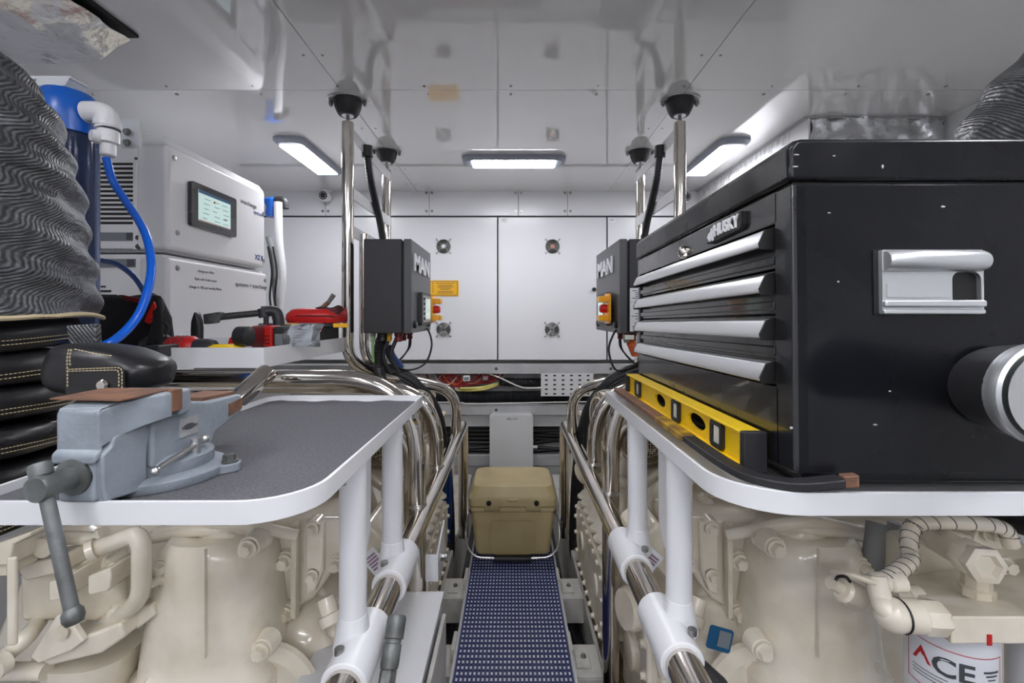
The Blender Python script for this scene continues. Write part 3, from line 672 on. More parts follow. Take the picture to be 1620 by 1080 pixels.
# ---------------------------------------------------------------- engines
def dome_sec(cx_, cy_, z, rx, ry, p=2.6, n=28, rz=0):
    out = []
    for k in range(n):
        a = 2*PI*k/n; c, s_ = math.cos(a), math.sin(a)
        out.append(V((cx_+rx*math.copysign(abs(c)**(2/p), c), cy_+ry*math.copysign(abs(s_)**(2/p), s_), z)))
    return out
def engine(s):
    side = 'left' if s < 0 else 'right'
    t = thing('marine_engine', 'cream painted marine diesel engine under the %s bench tray' % side, 'engine', (s*.75, 1.6, -.3))
    c = M['cream']; cdk = M['creamd']
    def bx2(xa, xb): return sorted((s*xa, s*xb))
    # crankcase, a long tapered body
    sec = [(.36,-.25),(.33,-.02),(.34,.20),(.42,.36),(.50,.55),(1.05,.55),(1.2,.2),(1.1,-.25)]
    MB().prism([(s*a, 1.02, b) for a, b in sec], (0,1.65,0)).build('engine_block', c, t, bevel=.02, seg=3)
    # banks of slanted valve covers on the aisle side
    for k in range(5):
        y = 1.04+k*.27
        R = Matrix.Rotation(s*math.radians(-38), 3, 'Y')
        vc = MB().obox((s*.43, y+.12, .50), (.15,.235,.10), R).build('valve_cover', c, t, bevel=.014, seg=3)
        q = MB()
        for a, b in ((-.06,-.1),(.06,-.1),(-.06,.1),(.06,.1)):
            p = V((s*.43, y+.12, .50))+R @ V((a,b,.05)); MB().hexbolt(p, R @ Z, .009, .008).build('cover_bolt', c, vc)
    MB().tube(spline([(s*.58,1.0,.58),(s*.59,1.4,.60),(s*.60,1.8,.58),(s*.62,2.2,.5)]), .06, 20).build('intake_manifold', c, t)
    for k in range(3): MB().tube(spline([(s*.55,1.1+k*.27,.58),(s*.47,1.12+k*.27,.62),(s*.39,1.14+k*.27,.57),(s*.36,1.15+k*.27,.5)]), .028, 14).build('intake_runner', c, t)
    # aisle side gear cover with bolted rim
    p0, p1 = V((s*.262,1.30,.245)), V((s*.262,1.86,.262))
    cover = [(1.30,.07),(1.30,.22),(1.34,.262),(1.82,.262),(1.86,.23),(1.86,.09),(1.80,.03),(1.36,.03)]
    sp = MB().prism([(s*.262,a,b) for a, b in cover], (s*.07,0,0)).build('side_cover', cdk, t, bevel=.006)
    q = MB(); m = len(cover)
    for i in range(m):
        a, b = cover[i], cover[(i+1) % m]; L = math.dist(a, b); nn = max(1, int(L/.062))
        for k in range(nn):
            f = (k+.5)/nn; yy, zz = a[0]+(b[0]-a[0])*f, a[1]+(b[1]-a[1])*f; yc, zc = 1.58, .15
            yy += (yc-yy)*.05; zz += (zc-zz)*.09; MB().hexbolt((s*.262,yy,zz), (-s,0,0), .0075, .007).build('cover_bolt', c, sp)
    for yy in (1.42, 1.70): MB().lathe([(.034,0),(.034,.006),(.024,.008)], (s*.262,yy,.16), (-s,0,0), 22).build('round_cap', c, sp)
    # scalloped top flange of the side cover
    fl = []
    for k in range(49):
        yy = 1.30+.56*k/48; fl.append((s*(.272+.010*math.cos(k*PI/3)), yy, .272))
    fl += [(s*.42,1.86,.37),(s*.42,1.30,.37)]
    MB().prism(fl, (0,0,.014)).build('scalloped_flange', c, t, bevel=.003)
    MB().prism([(s*.285,1.30,.286),(s*.42,1.30,.40),(s*.42,1.30,.286)], (0,.56,0)).build('sloping_cover', c, t, bevel=.006)
    # nearer casing on the aisle side (tall flat cover with bolts)
    ac = MB().prism([(s*.315,1.06,-.15),(s*.315,1.06,.22),(s*.315,1.10,.27),(s*.315,1.30,.27),(s*.315,1.30,-.15)], (s*.06,0,0)).build('side_cover', c, t, bevel=.01)
    for k in range(5): MB().hexbolt((s*.315,1.085,-.08+k*.075), (-s,0,0), .009, .008).build('cover_bolt', c, ac)
    MB().lathe([(.045,0),(.045,.01),(.033,.012)], (s*.315,1.2,.12), (-s,0,0), 24).build('round_cap', c, ac)
    # perforated air filters
    for y, z in ((1.60,.648),(1.36,.645)):
        f = MB().lathe([(.062,0),(.084,.008),(.092,.03),(.092,.15),(.084,.17)], (s*(.30 if y > 1.5 else .345), y, z), (s,.25,0), 36).build('air_filter', M['perf'], t, ang=50)
        fc = V((s*(.30 if y > 1.5 else .345), y, z)); fa = V((s,.25,0)).normalized(); fb1 = Z; fb2 = fa.cross(Z)
        MB().tube([fc+fa*.002+(fb1*math.cos(2*PI*k/36)+fb2*math.sin(2*PI*k/36))*.065 for k in range(36)], .0035, 8, True).build('filter_rim', cdk, f)
        MB().lathe([(.016,-.006),(.02,0),(.02,.004)], fc, fa, 18).build('filter_nut', M['bolt'], f)
    MB().lathe([(.09,0),(.11,.04),(.1,.1),(.05,.14)], (s*.46,1.98,.34), (s*.3,0,.8), 28).build('turbocharger', c, t)
    cl = MB()
    cl.tube(spline([(s*.31,1.95,.33),(s*.36,1.9,.38),(s*.42,1.95,.45)]), .055, 18); cl.build('charge_pipe', c, t)
    for k in range(2): MB().lathe([(.058,0),(.058,.014)], (s*(.325+.03*k),1.93-.02*k,.345+.03*k), (s*.7,-.5,.7), 20).build('band_clamp', M['flat'], t)
    # ---- the end facing the viewer ----
    def q_(px, py, Y): return P(px, py, Y) if s < 0 else P(1620-px, py, Y)
    def pt(px, py, Y): return q_(px, py, Y)
    Yb = .90
    # big tapered water pump housing
    hs = []
    prof = [(842,335,56),(850,336,66),(862,337,76),(900,336,84),(950,335,91),(1000,335,97),(1040,334,101),(1049,334,112),(1072,334,113),(1080,334,104),(1150,333,110),(1260,333,112)]
    for py, pxc, hw in prof:
        a = pt(pxc, py, Yb); hs.append(dome_sec(a.x, Yb+.03, a.z, hw*Yb/F, (.055+.0006*hw), 2.7, 40))
    hs = hs[::-1]
    h = MB().loft(hs).build('pump_housing', c, t, ang=48)
    a1, a2 = pt(325,868,Yb-.075), pt(325,1040,Yb-.088)
    MB().bar(a1, a2, .0022, .008, up=(0,1,0)).build('casting_seam', c, h)
    for px, py, r in ((262,895,.0175),(398,862,.0175),(418,1022,.017),(250,1040,.0165)):
        p = pt(px, py, Yb-.05); b_ = MB().cyl(p+V((0,.022,0)), p+V((0,-.010,0)), r*1.35, r*1.15, 18).build('bolt_boss', c, h, bevel=.002)
        MB().hexbolt(p+V((0,-.012,0)), (0,-1,0), r*.72, .011).build('bolt', c, b_)
    # casting web to the block with arched ribs above
    for k, (pa, pb, pc) in enumerate((((240,850),(330,838),(430,852)),((250,842),(350,826),(470,846)),((290,858),(350,846),(410,862)))):
        MB().tube(spline([pt(*pa,Yb+.02), pt(*pb,Yb-.02), pt(*pc,Yb+.03)], 8), .012, 10).build('casting_rib', c, t)
    # block beside the housing
    bl = MB().prism([pt(px, py, .97) for px, py in ((400,820),(560,820),(556,880),(530,900),(512,925),(495,948),(470,962),(458,978),(420,962),(400,960))], (0,.12,0)).build('bell_housing', c, t, bevel=.010, seg=3)
    MB().prism([pt(px, py, .962) for px, py in ((466,822),(476,822),(474,972),(466,968))], (0,-.02,0)).build('casting_rib', cdk, bl, bevel=.003)
    MB().prism([pt(px, py, .955) for px, py in ((482,825),(512,825),(510,905),(498,935),(482,945))], (0,.02,0)).build('raised_pad', c, bl, bevel=.006)
    for px, py, r in ((404,866,.016),(454,884,.017),(456,965,.016),(498,905,.013),(498,832,.014),(535,888,.014)):
        p = pt(px, py, .965); b_ = MB().cyl(p+V((0,.02,0)), p+V((0,-.010,0)), r*1.4, r*1.2, 18).build('bolt_boss', c, bl, bevel=.002)
        MB().hexbolt(p+V((0,-.012,0)), (0,-1,0), r*.75, .012).build('bolt', c, b_)
    # rounded drum below
    p = pt(452,1062,.97); dr = MB().sph(p+V((0,.05,0)), .138, 36, (1,.75,1)).build('round_tank', c, t)
    p2 = pt(425,1100,.90); MB().lathe([(.10,0),(.11,.012),(.105,.02),(.08,.026),(.078,.018)], p2+V((0,-.0,0)), (0,-1,.1), 36).build('round_cover', c, dr)
    for k in range(7):
        an = PI*(.15+.7*k/6); p = pt(334,1058,Yb); hw = 112*Yb/F
        MB().hexbolt((p.x+math.cos(an)*hw*1.0, Yb+.03-math.sin(an)*.122, p.z), (math.cos(an), -math.sin(an), 0), .008, .008).build('flange_bolt', c, h)
    # pipes, unions and coils right of the drum
    for k in range(3):
        a = pt(530+k*10, 950+k*16, .96); MB().tube(spline([a, a+V((-s*-.02,0,-.04)), a+V((s*-.03,.01,-.07)), a+V((s*-.02,.02,-.13))]), .012, 10).build('pipe', c, t)
    p = pt(548,1010,1.0)
    MB().lathe([(.03,0),(.034,.02),(.028,.03),(.034,.04),(.028,.05),(.034,.06),(.03,.09)], p, (0,.3,-1), 20).build('union_nut', c, t)
    MB().lathe([(.018,0),(.018,.03),(.024,.032),(.024,.05)], pt(515,945,.94), (-s*.4,-.3,-.8), 10).build('pipe_fitting', c, t)
    # heads and covers seen between the tray posts, with a printed diamond label
    R = Matrix.Rotation(s*math.radians(-40), 3, 'Y') @ Matrix.Rotation(math.radians(8), 3, 'X')
    cp = pt(592, 872, 1.02)
    ln = MB().obox(cp+V((s*.03,.06,0)), (.07,.12,.14), R).build('heat_exchanger', c, t, bevel=.012, seg=3)
    Rr = Matrix.Rotation(s*math.radians(40), 3, 'Y')
    o = pt(592, 888, .985); rt = (Rr @ X); up = (Rr @ Z)
    lb = plate('label_plate', [rrect(.038,.052,.002)], o, rt, up, .001, M['paper'], ln)
    for k in range(5): plate('print_line', [rrect(.026,.004,.0005)], o+up*(.014-.007*k)+V((0,-.0012,0)), rt, up, .0006, M['inkp'], lb)
    MB().lathe([(.045,0),(.05,.01),(.05,.05),(.045,.06)], pt(600,960,1.15), (-s,-.3,.1), 24).build('round_cover', c, t)
    return t, pt
eL, ptL = engine(-1)
eR, ptR = engine(1)
c = M['cream']
# left engine: lever bracket, pipes and flanges at the far left
q0 = lambda px, py, Y: P(px, py, Y)
MB().lathe([(.055,0),(.085,.02),(.10,.07),(.095,.14),(.07,.17)], q0(70,905,.93)+V((0,.1,-.09)), (0,0,1), 32).build('governor_housing', c, eL)
MB().tube(fillet([q0(150,868,.80), q0(215,845,.80), q0(224,860,.80), q0(224,945,.80), q0(190,975,.82), q0(160,985,.86)], .03, 8), .015, 14).build('pipe', c, eL)
MB().tube(fillet([q0(222,930,.80), q0(262,912,.84), q0(258,945,.84)], .02, 6), .009, 10).build('pipe', c, eL)
MB().tube([q0(140,872,.79), q0(152,867,.795)], .019, 14).build('pipe_nut', c, eL)
MB().prism([q0(px, py, .80) for px, py in ((30,893),(100,878),(104,890),(102,905),(40,920),(28,905))], (0,.05,0)).build('casting_arm', c, eL, bevel=.004)
MB().prism([q0(px, py, .83) for px, py in ((45,900),(190,880),(196,960),(150,985),(30,985),(28,905))], (0,.06,0)).build('casting_body', M['creamd'], eL, bevel=.010)
MB().box(*sorted((q0(9,880,.72).x, q0(23,880,.72).x)), .72, .727, q0(0,1022,.72).z, q0(0,882,.72).z).build('bracket_strap', c, eL, bevel=.003)
MB().prism([q0(px, py, .74) for px, py in ((-30,868),(48,841),(48,848),(20,862),(14,895),(-30,895))], (0,.05,0)).build('bracket_arm', c, eL, bevel=.003)
MB().prism([q0(px, py, .75) for px, py in ((-30,880),(12,880),(12,912),(-30,915))], (0,.05,0)).build('bracket_block', c, eL, bevel=.004)
for a, b in ((76,922),(138,912)):
    pl = MB().prism([q0(a+dx, b+dy, .775) for dx, dy in ((0,0),(36,-14),(38,-2),(36,18),(30,24),(4,30),(0,26))], (0,.06,0)).build('mounting_pad', c, eL, bevel=.005)
    MB().lathe([(.006,0),(.006,.002)], q0(a+22, b-2, .775)+V((0,.02,.004)), (0,-.4,1), 14).build('bolt_hole', M['creamd'], pl)
MB().lathe([(.012,0),(.017,.004),(.017,.02)], q0(84,858,.80), (0,-1,0), 20).build('bolt_boss', c, eL)
MB().prism([q0(px, py, .78) for px, py in ((46,1040),(88,974),(102,972),(112,985),(132,1015),(112,1030),(60,1050))], (0,.012,0)).build('triangular_plate', c, eL, bevel=.003)
MB().lathe([(.012,0),(.012,.002)], q0(98,1000,.776), (0,-1,0), 16).build('plate_hole', M['creamd'], eL)
MB().prism([q0(px, py, .79) for px, py in ((46,1040),(190,985),(196,1010),(160,1035),(78,1055))], (0,.09,0)).build('flange', c, eL, bevel=.006)
p = q0(140,1052,.86); MB().loft([dome_sec(p.x,.86,p.z-.22,.06,.05), dome_sec(p.x,.86,p.z-.1,.065,.055), dome_sec(p.x+.0,.86,p.z-.03,.072,.06), dome_sec(p.x,.86,p.z+.03,.085,.06)]).build('inlet_neck', c, eL)
MB().tube([q0(-20,1062,.80), q0(74,1062,.80)], .015, 14).build('pipe', c, eL)
MB().tube(fillet([q0(0,1045,.78), q0(10,1035,.78), q0(40,1010,.78), q0(60,985,.84)],.02), .014, 12).build('pipe', c, eL)
MB().lathe([(.012,0),(.02,.003),(.02,.02)], q0(8,1045,.765), (0,-1,0), 18).build('bolt_boss', c, eL)
MB().prism([q0(px, py, .82) for px, py in ((208,970),(218,958),(240,955),(245,975),(215,997),(208,992))], (0,.04,0)).build('lug', c, eL, bevel=.006)
for px, py in ((200,958),(196,880),(255,1070)): MB().lathe([(.012,0),(.015,.003),(.014,.02),(.009,.028)], q0(px,py,.84), (-.2,-1,0), 16).build('bolt_boss', c, eL)
MB().tube(fillet([q0(100,850,.84), q0(150,852,.84), q0(165,842,.84)],.02), .012, 12).build('pipe', c, eL)
MB().prism([q0(px, py, .85) for px, py in ((178,850),(190,848),(192,900),(178,905))], (0,.05,0)).build('casting_rib', c, eL, bevel=.004)
# right engine: plaque, fuel filter head, elbows, wrapped harness
pq = plate('type_plaque', [rrect(.044,.044,.005)], P(1139,1011,.86)+V((0,-.0,0)), V((1,-.12,-.22)), V((.22,0,1)), .0015, M['plq'], eR, bevel=.0004)
plate('plaque_text_panel', [rrect(.022,.030,.001)], P(1146,1012,.857), V((1,-.12,-.22)), V((.22,0,1)), .001, M['paperg'], pq)
fh = thing('filter_unit', 'cream fuel filter head with elbow fittings at bottom right', 'filter', P(1560,1080,.7))
c_ = M['cream']
MB().prism([P(1540-115,925,.78)+V((0,.02,0)), V((P(1505,930,.62).x,.62,P(1505,975,.62).z)), V((1.0,.62,P(1505,975,.62).z)), V((1.0,.80,P(1505,975,.62).z))], (0,0,-.038)).build('head_block', c_, fh, bevel=.003)
MB().box(P(1561,0,.62).x, P(1568,0,.62).x, .6185, .62, P(0,1020,.62).z, P(0,1003,.62).z).build('red_mark', M['red'], fh)
MB().prism([P(px,py,.80) for px,py in ((1430,858),(1620,858),(1660,925),(1425,925),(1425,885))], (0,.05,0)).build('bracket_plate', M['creamd'], fh, bevel=.004)
for px, py in ((1395,885),(1455,868),(1568,862)): pass
MB().prism([P(px,py,.77) for px,py in ((1548,830),(1572,824),(1590,870),(1536,870))], (0,.04,0)).build('lug', c_, fh, bevel=.003)
for px, py in ((1566,843),(1588,893),(1463,848)): MB().hexbolt(P(px,py,.765), (0,-1,0), .011, .012).build('bolt', c_, fh)
# elbow pieces
MB().tube(spline([P(1385,910,.66),P(1393,945,.65),P(1400,962,.64),P(1412,975,.635)],6), [.014]*9+[.0145]*(len(spline([0*X,X,2*X,3*X],6))-9), 16).build('elbow', c_, fh)
MB().sph(P(1412,972,.64), .0235, 20).build('elbow_ball', c_, fh)
MB().lathe([(.021,0),(.022,.003),(.0225,.028),(.0205,.03)], P(1420,973,.64), V((1,-.02,-.04)), 24).build('coupling', c_, fh)
MB().lathe([(.0222,0),(.0235,.002),(.0235,.026),(.021,.032)], P(1452,975,.64), V((1,-.02,-.04)), 8).build('hex_nut', c_, fh)
MB().lathe([(.0225,0),(.0232,.0015),(.0225,.003)], P(1422,973,.64), V((1,-.02,-.04)), 24).build('o_ring', M['black'], fh)
MB().lathe([(.015,0),(.0155,.02),(.018,.022),(.018,.045),(.012,.05)], P(1412,945,.72), V((1,.1,-.06)), 16).build('coupling', c_, fh)
MB().lathe([(.019,0),(.019,.03),(.015,.034)], P(1358,945,.70), V((-.8,-.1,.45)), 14).build('plug', c_, fh)
MB().lathe([(.008,0),(.01,.01),(.01,.03)], P(1338,935,.70), V((-.8,-.1,.5)), 10).build('nipple', c_, fh)
q = MB().tube(fillet([P(1318,905,.69),P(1345,908,.66),P(1385,922,.65)],.02), .0045, 8)
q.build('lever', M['creamd'], fh)
MB().tube(spline([P(1322,918,.66),P(1326,912,.66),P(1338,912,.65),P(1345,920,.65)],6), .0022, 8).build('spring_clip', M['black'], fh)
MB().lathe([(.008,0),(.014,.004),(.014,.02),(.011,.024),(.014,.026),(.014,.045)], P(1378,921,.66), V((1,.0,.02)), 14).build('gland', c_, fh)
MB().lathe([(.019,0),(.021,.004),(.022,.06),(.026,.064),(.026,.085),(.022,.09)], P(1478,850,.75), P(1548,888,.665)-P(1478,850,.75), 8).build('pressure_sensor', c_, fh)
MB().lathe([(.026,0),(.027,.016),(.018,.019),(.014,.012)], P(1478,850,.75)+(P(1548,888,.665)-P(1478,850,.75)).normalized()*.085, P(1548,888,.665)-P(1478,850,.75), 6).build('sensor_nut', c_, fh)
MB().lathe([(.018,0),(.018,.02),(.022,.022),(.022,.035),(.018,.037)], P(1545,905,.70), (0,0,-1), 8).build('sensor_foot', c_, fh)
MB().lathe([(.022,0),(.016,.01),(.016,.05)], P(1470,840,.78), (.9,-.4,-.2), 12).build('adapter', c_, fh)
# filter cans
def can(px0, px1, Y, label):
    a0, a1 = math.atan((px0-810)/F), math.atan((px1-810)/F); am = (a0+a1)/2
    x = Y*math.tan(am); r = Y/math.cos(am)*math.sin((a1-a0)/2); z = .556
    t = thing('filter_can', label, 'filter', (x, Y+.0, z-.22))
    MB().lathe([(r*.9,-.22),(r,-.2),(r,-.01),(r*.97,-.003),(r*.8,0.0)], (x,Y,z), Z, 48).build('canister', M['can'], t)
    return t, x, r, z
t1, x, r, z = can(1428, 1585, .69, 'white filter can with red and black print at bottom right')
FB = math.radians(40)                      # the printed side is turned towards the aisle
nd = V((-math.sin(FB), -math.cos(FB), 0)); rd = V((math.cos(FB), -math.sin(FB), 0))
def onc(dz): return V((x, .69, z+dz))+nd*(r+.0005)
text('CE', .036, onc(-.062)+rd*.0, rd, Z, M['ink'], t1, ext=.0002, bold=.0008, wide=1.1, wrap=r)
for tsz, nm, m_ in ((.0125, 'logo_triangle', M['inkr']), (.0035, 'logo_triangle_core', M['paper'])):
    pts = []
    for a, b in ((-tsz,-tsz*.8),(tsz,-tsz*.8),(0,tsz*1.1)):
        an = (-.036+a)/r-FB; rr = r+(.0008 if m_ is M['inkr'] else .0014); pts.append((x+math.sin(an)*rr, .69-math.cos(an)*rr, z-.059+b))
    MB().prism(pts, nd*-.0003).build(nm, m_, t1)
text('FUEL FILTER', .008, onc(-.092), rd, Z, M['ink'], t1, ext=.0002, wrap=r)
text('MAX', .04, onc(-.125), rd, Z, M['ink'], t1, ext=.0002, bold=.001, wrap=r)
def band(a0, a1, zz, h, m_, nm='print_line'):
    q = MB(); n = 12; lo = [(x+math.sin(a0-FB+(a1-a0)*k/n)*(r+.0006), .69-math.cos(a0-FB+(a1-a0)*k/n)*(r+.0006)) for k in range(n+1)]
    for (ax_, ay_), (bx_, by_) in zip(lo, lo[1:]): q.add([(ax_,ay_,zz),(bx_,by_,zz),(bx_,by_,zz+h),(ax_,ay_,zz+h)], [(0,1,2,3)])
    return q.build(nm, m_, t1)
for zz in (z-.036, z-.104): band(-1.05, 1.15, zz, .0012, M['inkr'])
for an in (-1.05, 1.15): band(an-.012, an+.012, z-.104, .069, M['inkr'])
for k in range(3): band(-.9, -.1, z-.080-.005*k, .0012, M['ink'])
for k in range(3): band(.62+.05*k, 1.05-.05*k, z-.056-.005*k, .003-.0006*k, M['ink'])
t2, *_ = can(1588, 1745, .70, 'second white filter can, cut by the right edge of the photo')
hn = [P(1600,862,.73),P(1590,838,.73),P(1560,829,.73),P(1500,826,.73),P(1455,828,.73),P(1443,835,.73),P(1438,860,.72),P(1440,885,.70),P(1425,900,.68),P(1408,912,.665),P(1395,918,.66)]
hs_ = spline(hn, 8)
wh = thing('wiring_harness', 'cream taped cable harness above the fuel filter head', 'cable', hn[-1])
MB().tube(hs_, .0115, 14).build('harness', c_, wh)
q = MB()
for i in range(4, len(hs_)-3, 4):
    d = (hs_[i+1]-hs_[i-1]).normalized(); o_ = d.orthogonal().normalized(); e = (d+o_*.35).normalized(); a = e.orthogonal().normalized(); b = e.cross(a)
    q.tube([hs_[i]+(a*math.cos(2*PI*k/16)+b*math.sin(2*PI*k/16))*.0118 for k in range(16)], .0008, 5, True)
wr = q.build('tape_edge', M['ink'], wh); wr['kind'] = 'stuff'
tag(MB().tube(spline([P(1388,828,.86),P(1385,860,.85),P(1378,900,.85),P(1372,940,.88)]), [.018]*25, 14).build('hose', M['cabg']), 'grey hose behind the right pump housing', 'hose')
tag(MB().tube(spline([P(1415,826,.95),P(1408,870,.95),P(1400,930,.95)]), .012, 12).build('pipe', M['greyp']), 'thin grey pipe beside the grey hose at right', 'pipe')

# ---------------------------------------------------------------- white cover box and coupling at lower left
wbx = thing('battery_box', 'white flat topped box between the left rail and walkway', 'box', (-.26,.85,0))
MB().box(-.40,-.178,.45,1.15,-.25,.30).build('body', M['white'], wbx, bevel=.003)
MB().box(-.41,-.172,.45,1.153,.296,.304).build('lid', M['white'], wbx, bevel=.002)
MB().box(-.1775,-.1768,.5,1.05,.12,.24).build('side_label', M['inkp'], wbx)
MB().box(-.172,-.162,.72,1.12,.10,.27).build('side_rail', M['bed'], wbx, bevel=.003)
br = thing('angle_bracket', 'white angle bracket behind the white flat topped box', 'bracket', (-.26,1.2,.3))
MB().box(-.30,-.2,1.2,1.206,.30,.37).build('plate', M['white'], br, bevel=.001)
MB().prism([(-.2,1.2,.30),(-.2,1.2,.37),(-.2,1.32,.41),(-.2,1.32,.30)], (.005,0,0)).build('web', M['white'], br, bevel=.001)
for yy, zz in ((1.25,.34),(1.29,.32)): MB().hexbolt((-.195,yy,zz), (1,0,0), .008, .008).build('bolt', M['bolt'], br)
qc = thing('hose_coupling', 'grey steel quick coupling standing beside the left handrail', 'fitting', (-.2,.62,.3))
a, b = P(612,1078,.66), P(625,995,.70); d = (b-a).normalized()
MB().tube([a-d*.25, a], .0062, 12).build('stem', M['iron'], qc)
MB().lathe([(.009,-.01),(.0125,-.004),(.0125,.012),(.009,.016)], a, d, 6).build('hex_nut', M['iron'], qc)
MB().lathe([(.0125,.014),(.0135,.02),(.0135,.044),(.0118,.045),(.0118,.05),(.0145,.051),(.0145,.078),(.0125,.081)], a, d, 24).build('sleeve', M['iron'], qc)
rg = thing('tool_grip', 'yellow and black grip lying on the right handrail at bottom edge', 'tool', P(1090,1075,.66))
MB().lathe([(.006,0),(.014,.006),(.016,.04),(.012,.09)], P(1088,1068,.655), (.2,-.4,-1), 14).build('yellow_grip', M['yel'], rg)
MB().lathe([(.01,0),(.017,.01),(.016,.05)], P(1100,1056,.67), (.9,.1,-.8), 14).build('black_cap', M['rub'], rg)

# ---------------------------------------------------------------- tool chest
def chest():
    x0, y0, zb = .333, .537, .802
    t = thing('tool_chest', 'black steel tool chest with four silver drawer pulls on right tray', 'tool chest', (x0, y0, zb))
    D, W = .415, .663
    x1, y1 = x0+D, y0+W
    zt = 1.212; zs = 1.158
    b, f = M['tool'], M['toolf']
    q = MB()
    q.box(x0+.004, x1, y0, y0+.012, zb+.012, zs)              # end panels
    q.box(x0+.004, x1, y1-.012, y1, zb+.012, zs)
    q.box(x1-.01, x1, y0, y1, zb, zs)
    q.box(x0+.03, x1, y0+.01, y1-.01, zb+.004, zb+.02)
    q.box(x0+.03, x1-.01, y0+.01, y1-.01, zb+.02, zs-.01)
    q.build('body', b, t, bevel=.002)
    MB().box(x0+.012, x1, y0+.004, y1-.004, zb, zb+.014).build('foot_skirt', b, t, bevel=.003)
    for a, c_ in ((y0, y0+.036), (y1-.016, y1)):
        MB().box(x0, x0+.02, a, c_, zb+.012, zs).build('front_frame', f, t, bevel=.0025)
    MB().box(x0, x0+.02, y0+.03, y1-.01, 1.118, zs).build('front_rail', f, t, bevel=.0015)
    MB().box(x0, x0+.02, y0+.03, y1-.01, zb+.012, .912).build('front_rail', f, t, bevel=.0015)
    lidp = [(x0-.004, zs+.003), (x0-.004, zt-.012), (x0+.004, zt-.002), (x0+.012, zt), (x1+.002, zt), (x1+.002, zs+.003)]
    MB().prism([(a, y0-.003, z) for a, z in lidp], (0, W+.006, 0)).build('lid', b, t, bevel=.006, seg=3)
    MB().box(x0+.004, x1-.004, y0+.004, y1-.004, zs-.004, zs+.006).build('lid_gap', M['black'], t)
    for k, zh in enumerate((1.114, 1.056, .998, .943)):
        d = MB().box(x0+.005, x0+.02, y0+.038, y1-.018, zh-.052 if k < 3 else zh-.031, zh+.003).build('drawer', f, t, bevel=.001)
        if k < 3:
            MB().box(x0+.001, x0+.008, y0+.040, y1-.02, zh-.047, zh-.036).build('drawer_lip', f, d, bevel=.002)
        hp = [(x0+.002, zh), (x0-.009, zh-.003), (x0-.017, zh-.019), (x0-.017, zh-.025), (x0-.014, zh-.026), (x0-.012, zh-.021), (x0-.005, zh-.008), (x0+.002, zh-.006)]
        MB().prism([(a, y0+.040, z) for a, z in hp], (0, W-.062, 0)).build('drawer_pull', M['alu'], d, bevel=.001)
        for yy in (y0+.0385, y1-.0215):
            MB().prism([(x0+.002, yy, zh+.001), (x0-.010, yy, zh-.003), (x0-.018, yy, zh-.02), (x0-.016, yy, zh-.028), (x0+.002, yy, zh-.028)], (0, .003, 0)).build('pull_end_cap', M['black'], d)
    # lock and badge
    yl = .869
    lk = MB().lathe([(.0125,0),(.0125,.004),(.010,.010),(.008,.011)], (x0, yl, 1.128+.0), (-1,0,0), 24).build('lock', M['steel'], t)
    MB().box(x0-.0125, x0-.0105, yl-.001, yl+.001, 1.123, 1.133).build('keyhole', M['black'], lk)
    yb = .70; zz = 1.139
    bd = plate('badge', [[(-.055,-.015),(-.035,-.015),(.052,-.012),(.058,-.006),(.058,.013),(-.02,.013),(-.045,.008),(-.055,-.004)]], (x0-.007, yb, zz), (0,-1,0), Z, .007, M['black'], t, bevel=.001)
    text('HUSKY', .0255, (x0-.0072, yb-.0125, zz), (0,-1,0), Z, M['paper'], bd, ext=.0012, bold=.0006, wide=.98)
    dog = [(-.052,-.006),(-.046,-.010),(-.049,-.012),(-.040,-.013),(-.036,-.009),(-.034,-.014),(-.029,-.012),(-.031,-.004),(-.027,.001),(-.026,.006),(-.031,.010),(-.032,.004),(-.036,.003),(-.037,.008),(-.041,.002),(-.046,.001),(-.050,-.002)]
    plate('badge_emblem', [dog], (x0-.0085, yb, zz), (0,-1,0), Z, .0015, M['paper'], bd)
    # recessed carry handle on the end panel
    ya = y0-.001; hx0, hx1, hz0, hz1 = .4345, .5535, 1.002, 1.078
    xm, zm = (hx0+hx1)/2, (hz0+hz1)/2; w_, h_ = hx1-hx0, hz1-hz0
    plate('handle_cavity', [rrect(w_+.008, h_+.002, .002)], (xm-.002, ya-.0005, zm), X, Z, .002, M['black'], t)
    hb = plate('carry_handle', [rrect(w_, h_, .002), [(a+.0395, b-.0085) for a, b in rrect(.034, .041, .009)]], (xm, ya-.006, zm), X, Z, .006, M['alu'], t, bevel=.0008)
    MB().lathe([(.011,0),(.0125,.003),(.0125,.112),(.011,.1165)], (hx0+.001, ya-.0075, hz1-.0135), X, 28).build('roller_grip', M['alu'], hb)
    MB().box(hx0+.004, hx0+.078, ya-.0085, ya-.0035, hz0+.020, hz0+.036).build('back_plate', M['alu'], hb)
    MB().box(hx0, hx1, ya-.009, ya-.004, hz0, hz0+.006).build('lower_lip', M['alu'], hb, bevel=.002)
    MB().box(hx0, hx1-.0, ya-.011, ya-.004, hz0+.008, hz0+.017).build('lower_bead', M['alu'], hb, bevel=.003)
    for px, py, a, b in ((1323,245,.003,.0015),(1317,335,.003,.0015),(1263,243,.005,.0016),(1261,262,.005,.0016),(1410,619,.0025,.0015),(1386,672,.004,.002),(1253,677,.003,.003),(1400,262,.002,.004),(1330,445,.002,.002),(1499,325,.004,.002)):
        p_ = P(px, py, y0); a *= .7; b *= .6
        MB().lathe([(a,0),(a*.4,.0006)], (p_.x, y0-(.003 if py < 280 else 0), p_.z), (0,-1,0), 10, 1, b/a).build('paint_chip', M['greyp'], t)
    return t
tc = chest()
tc.rotation_euler = (-.0165, 0, 0)

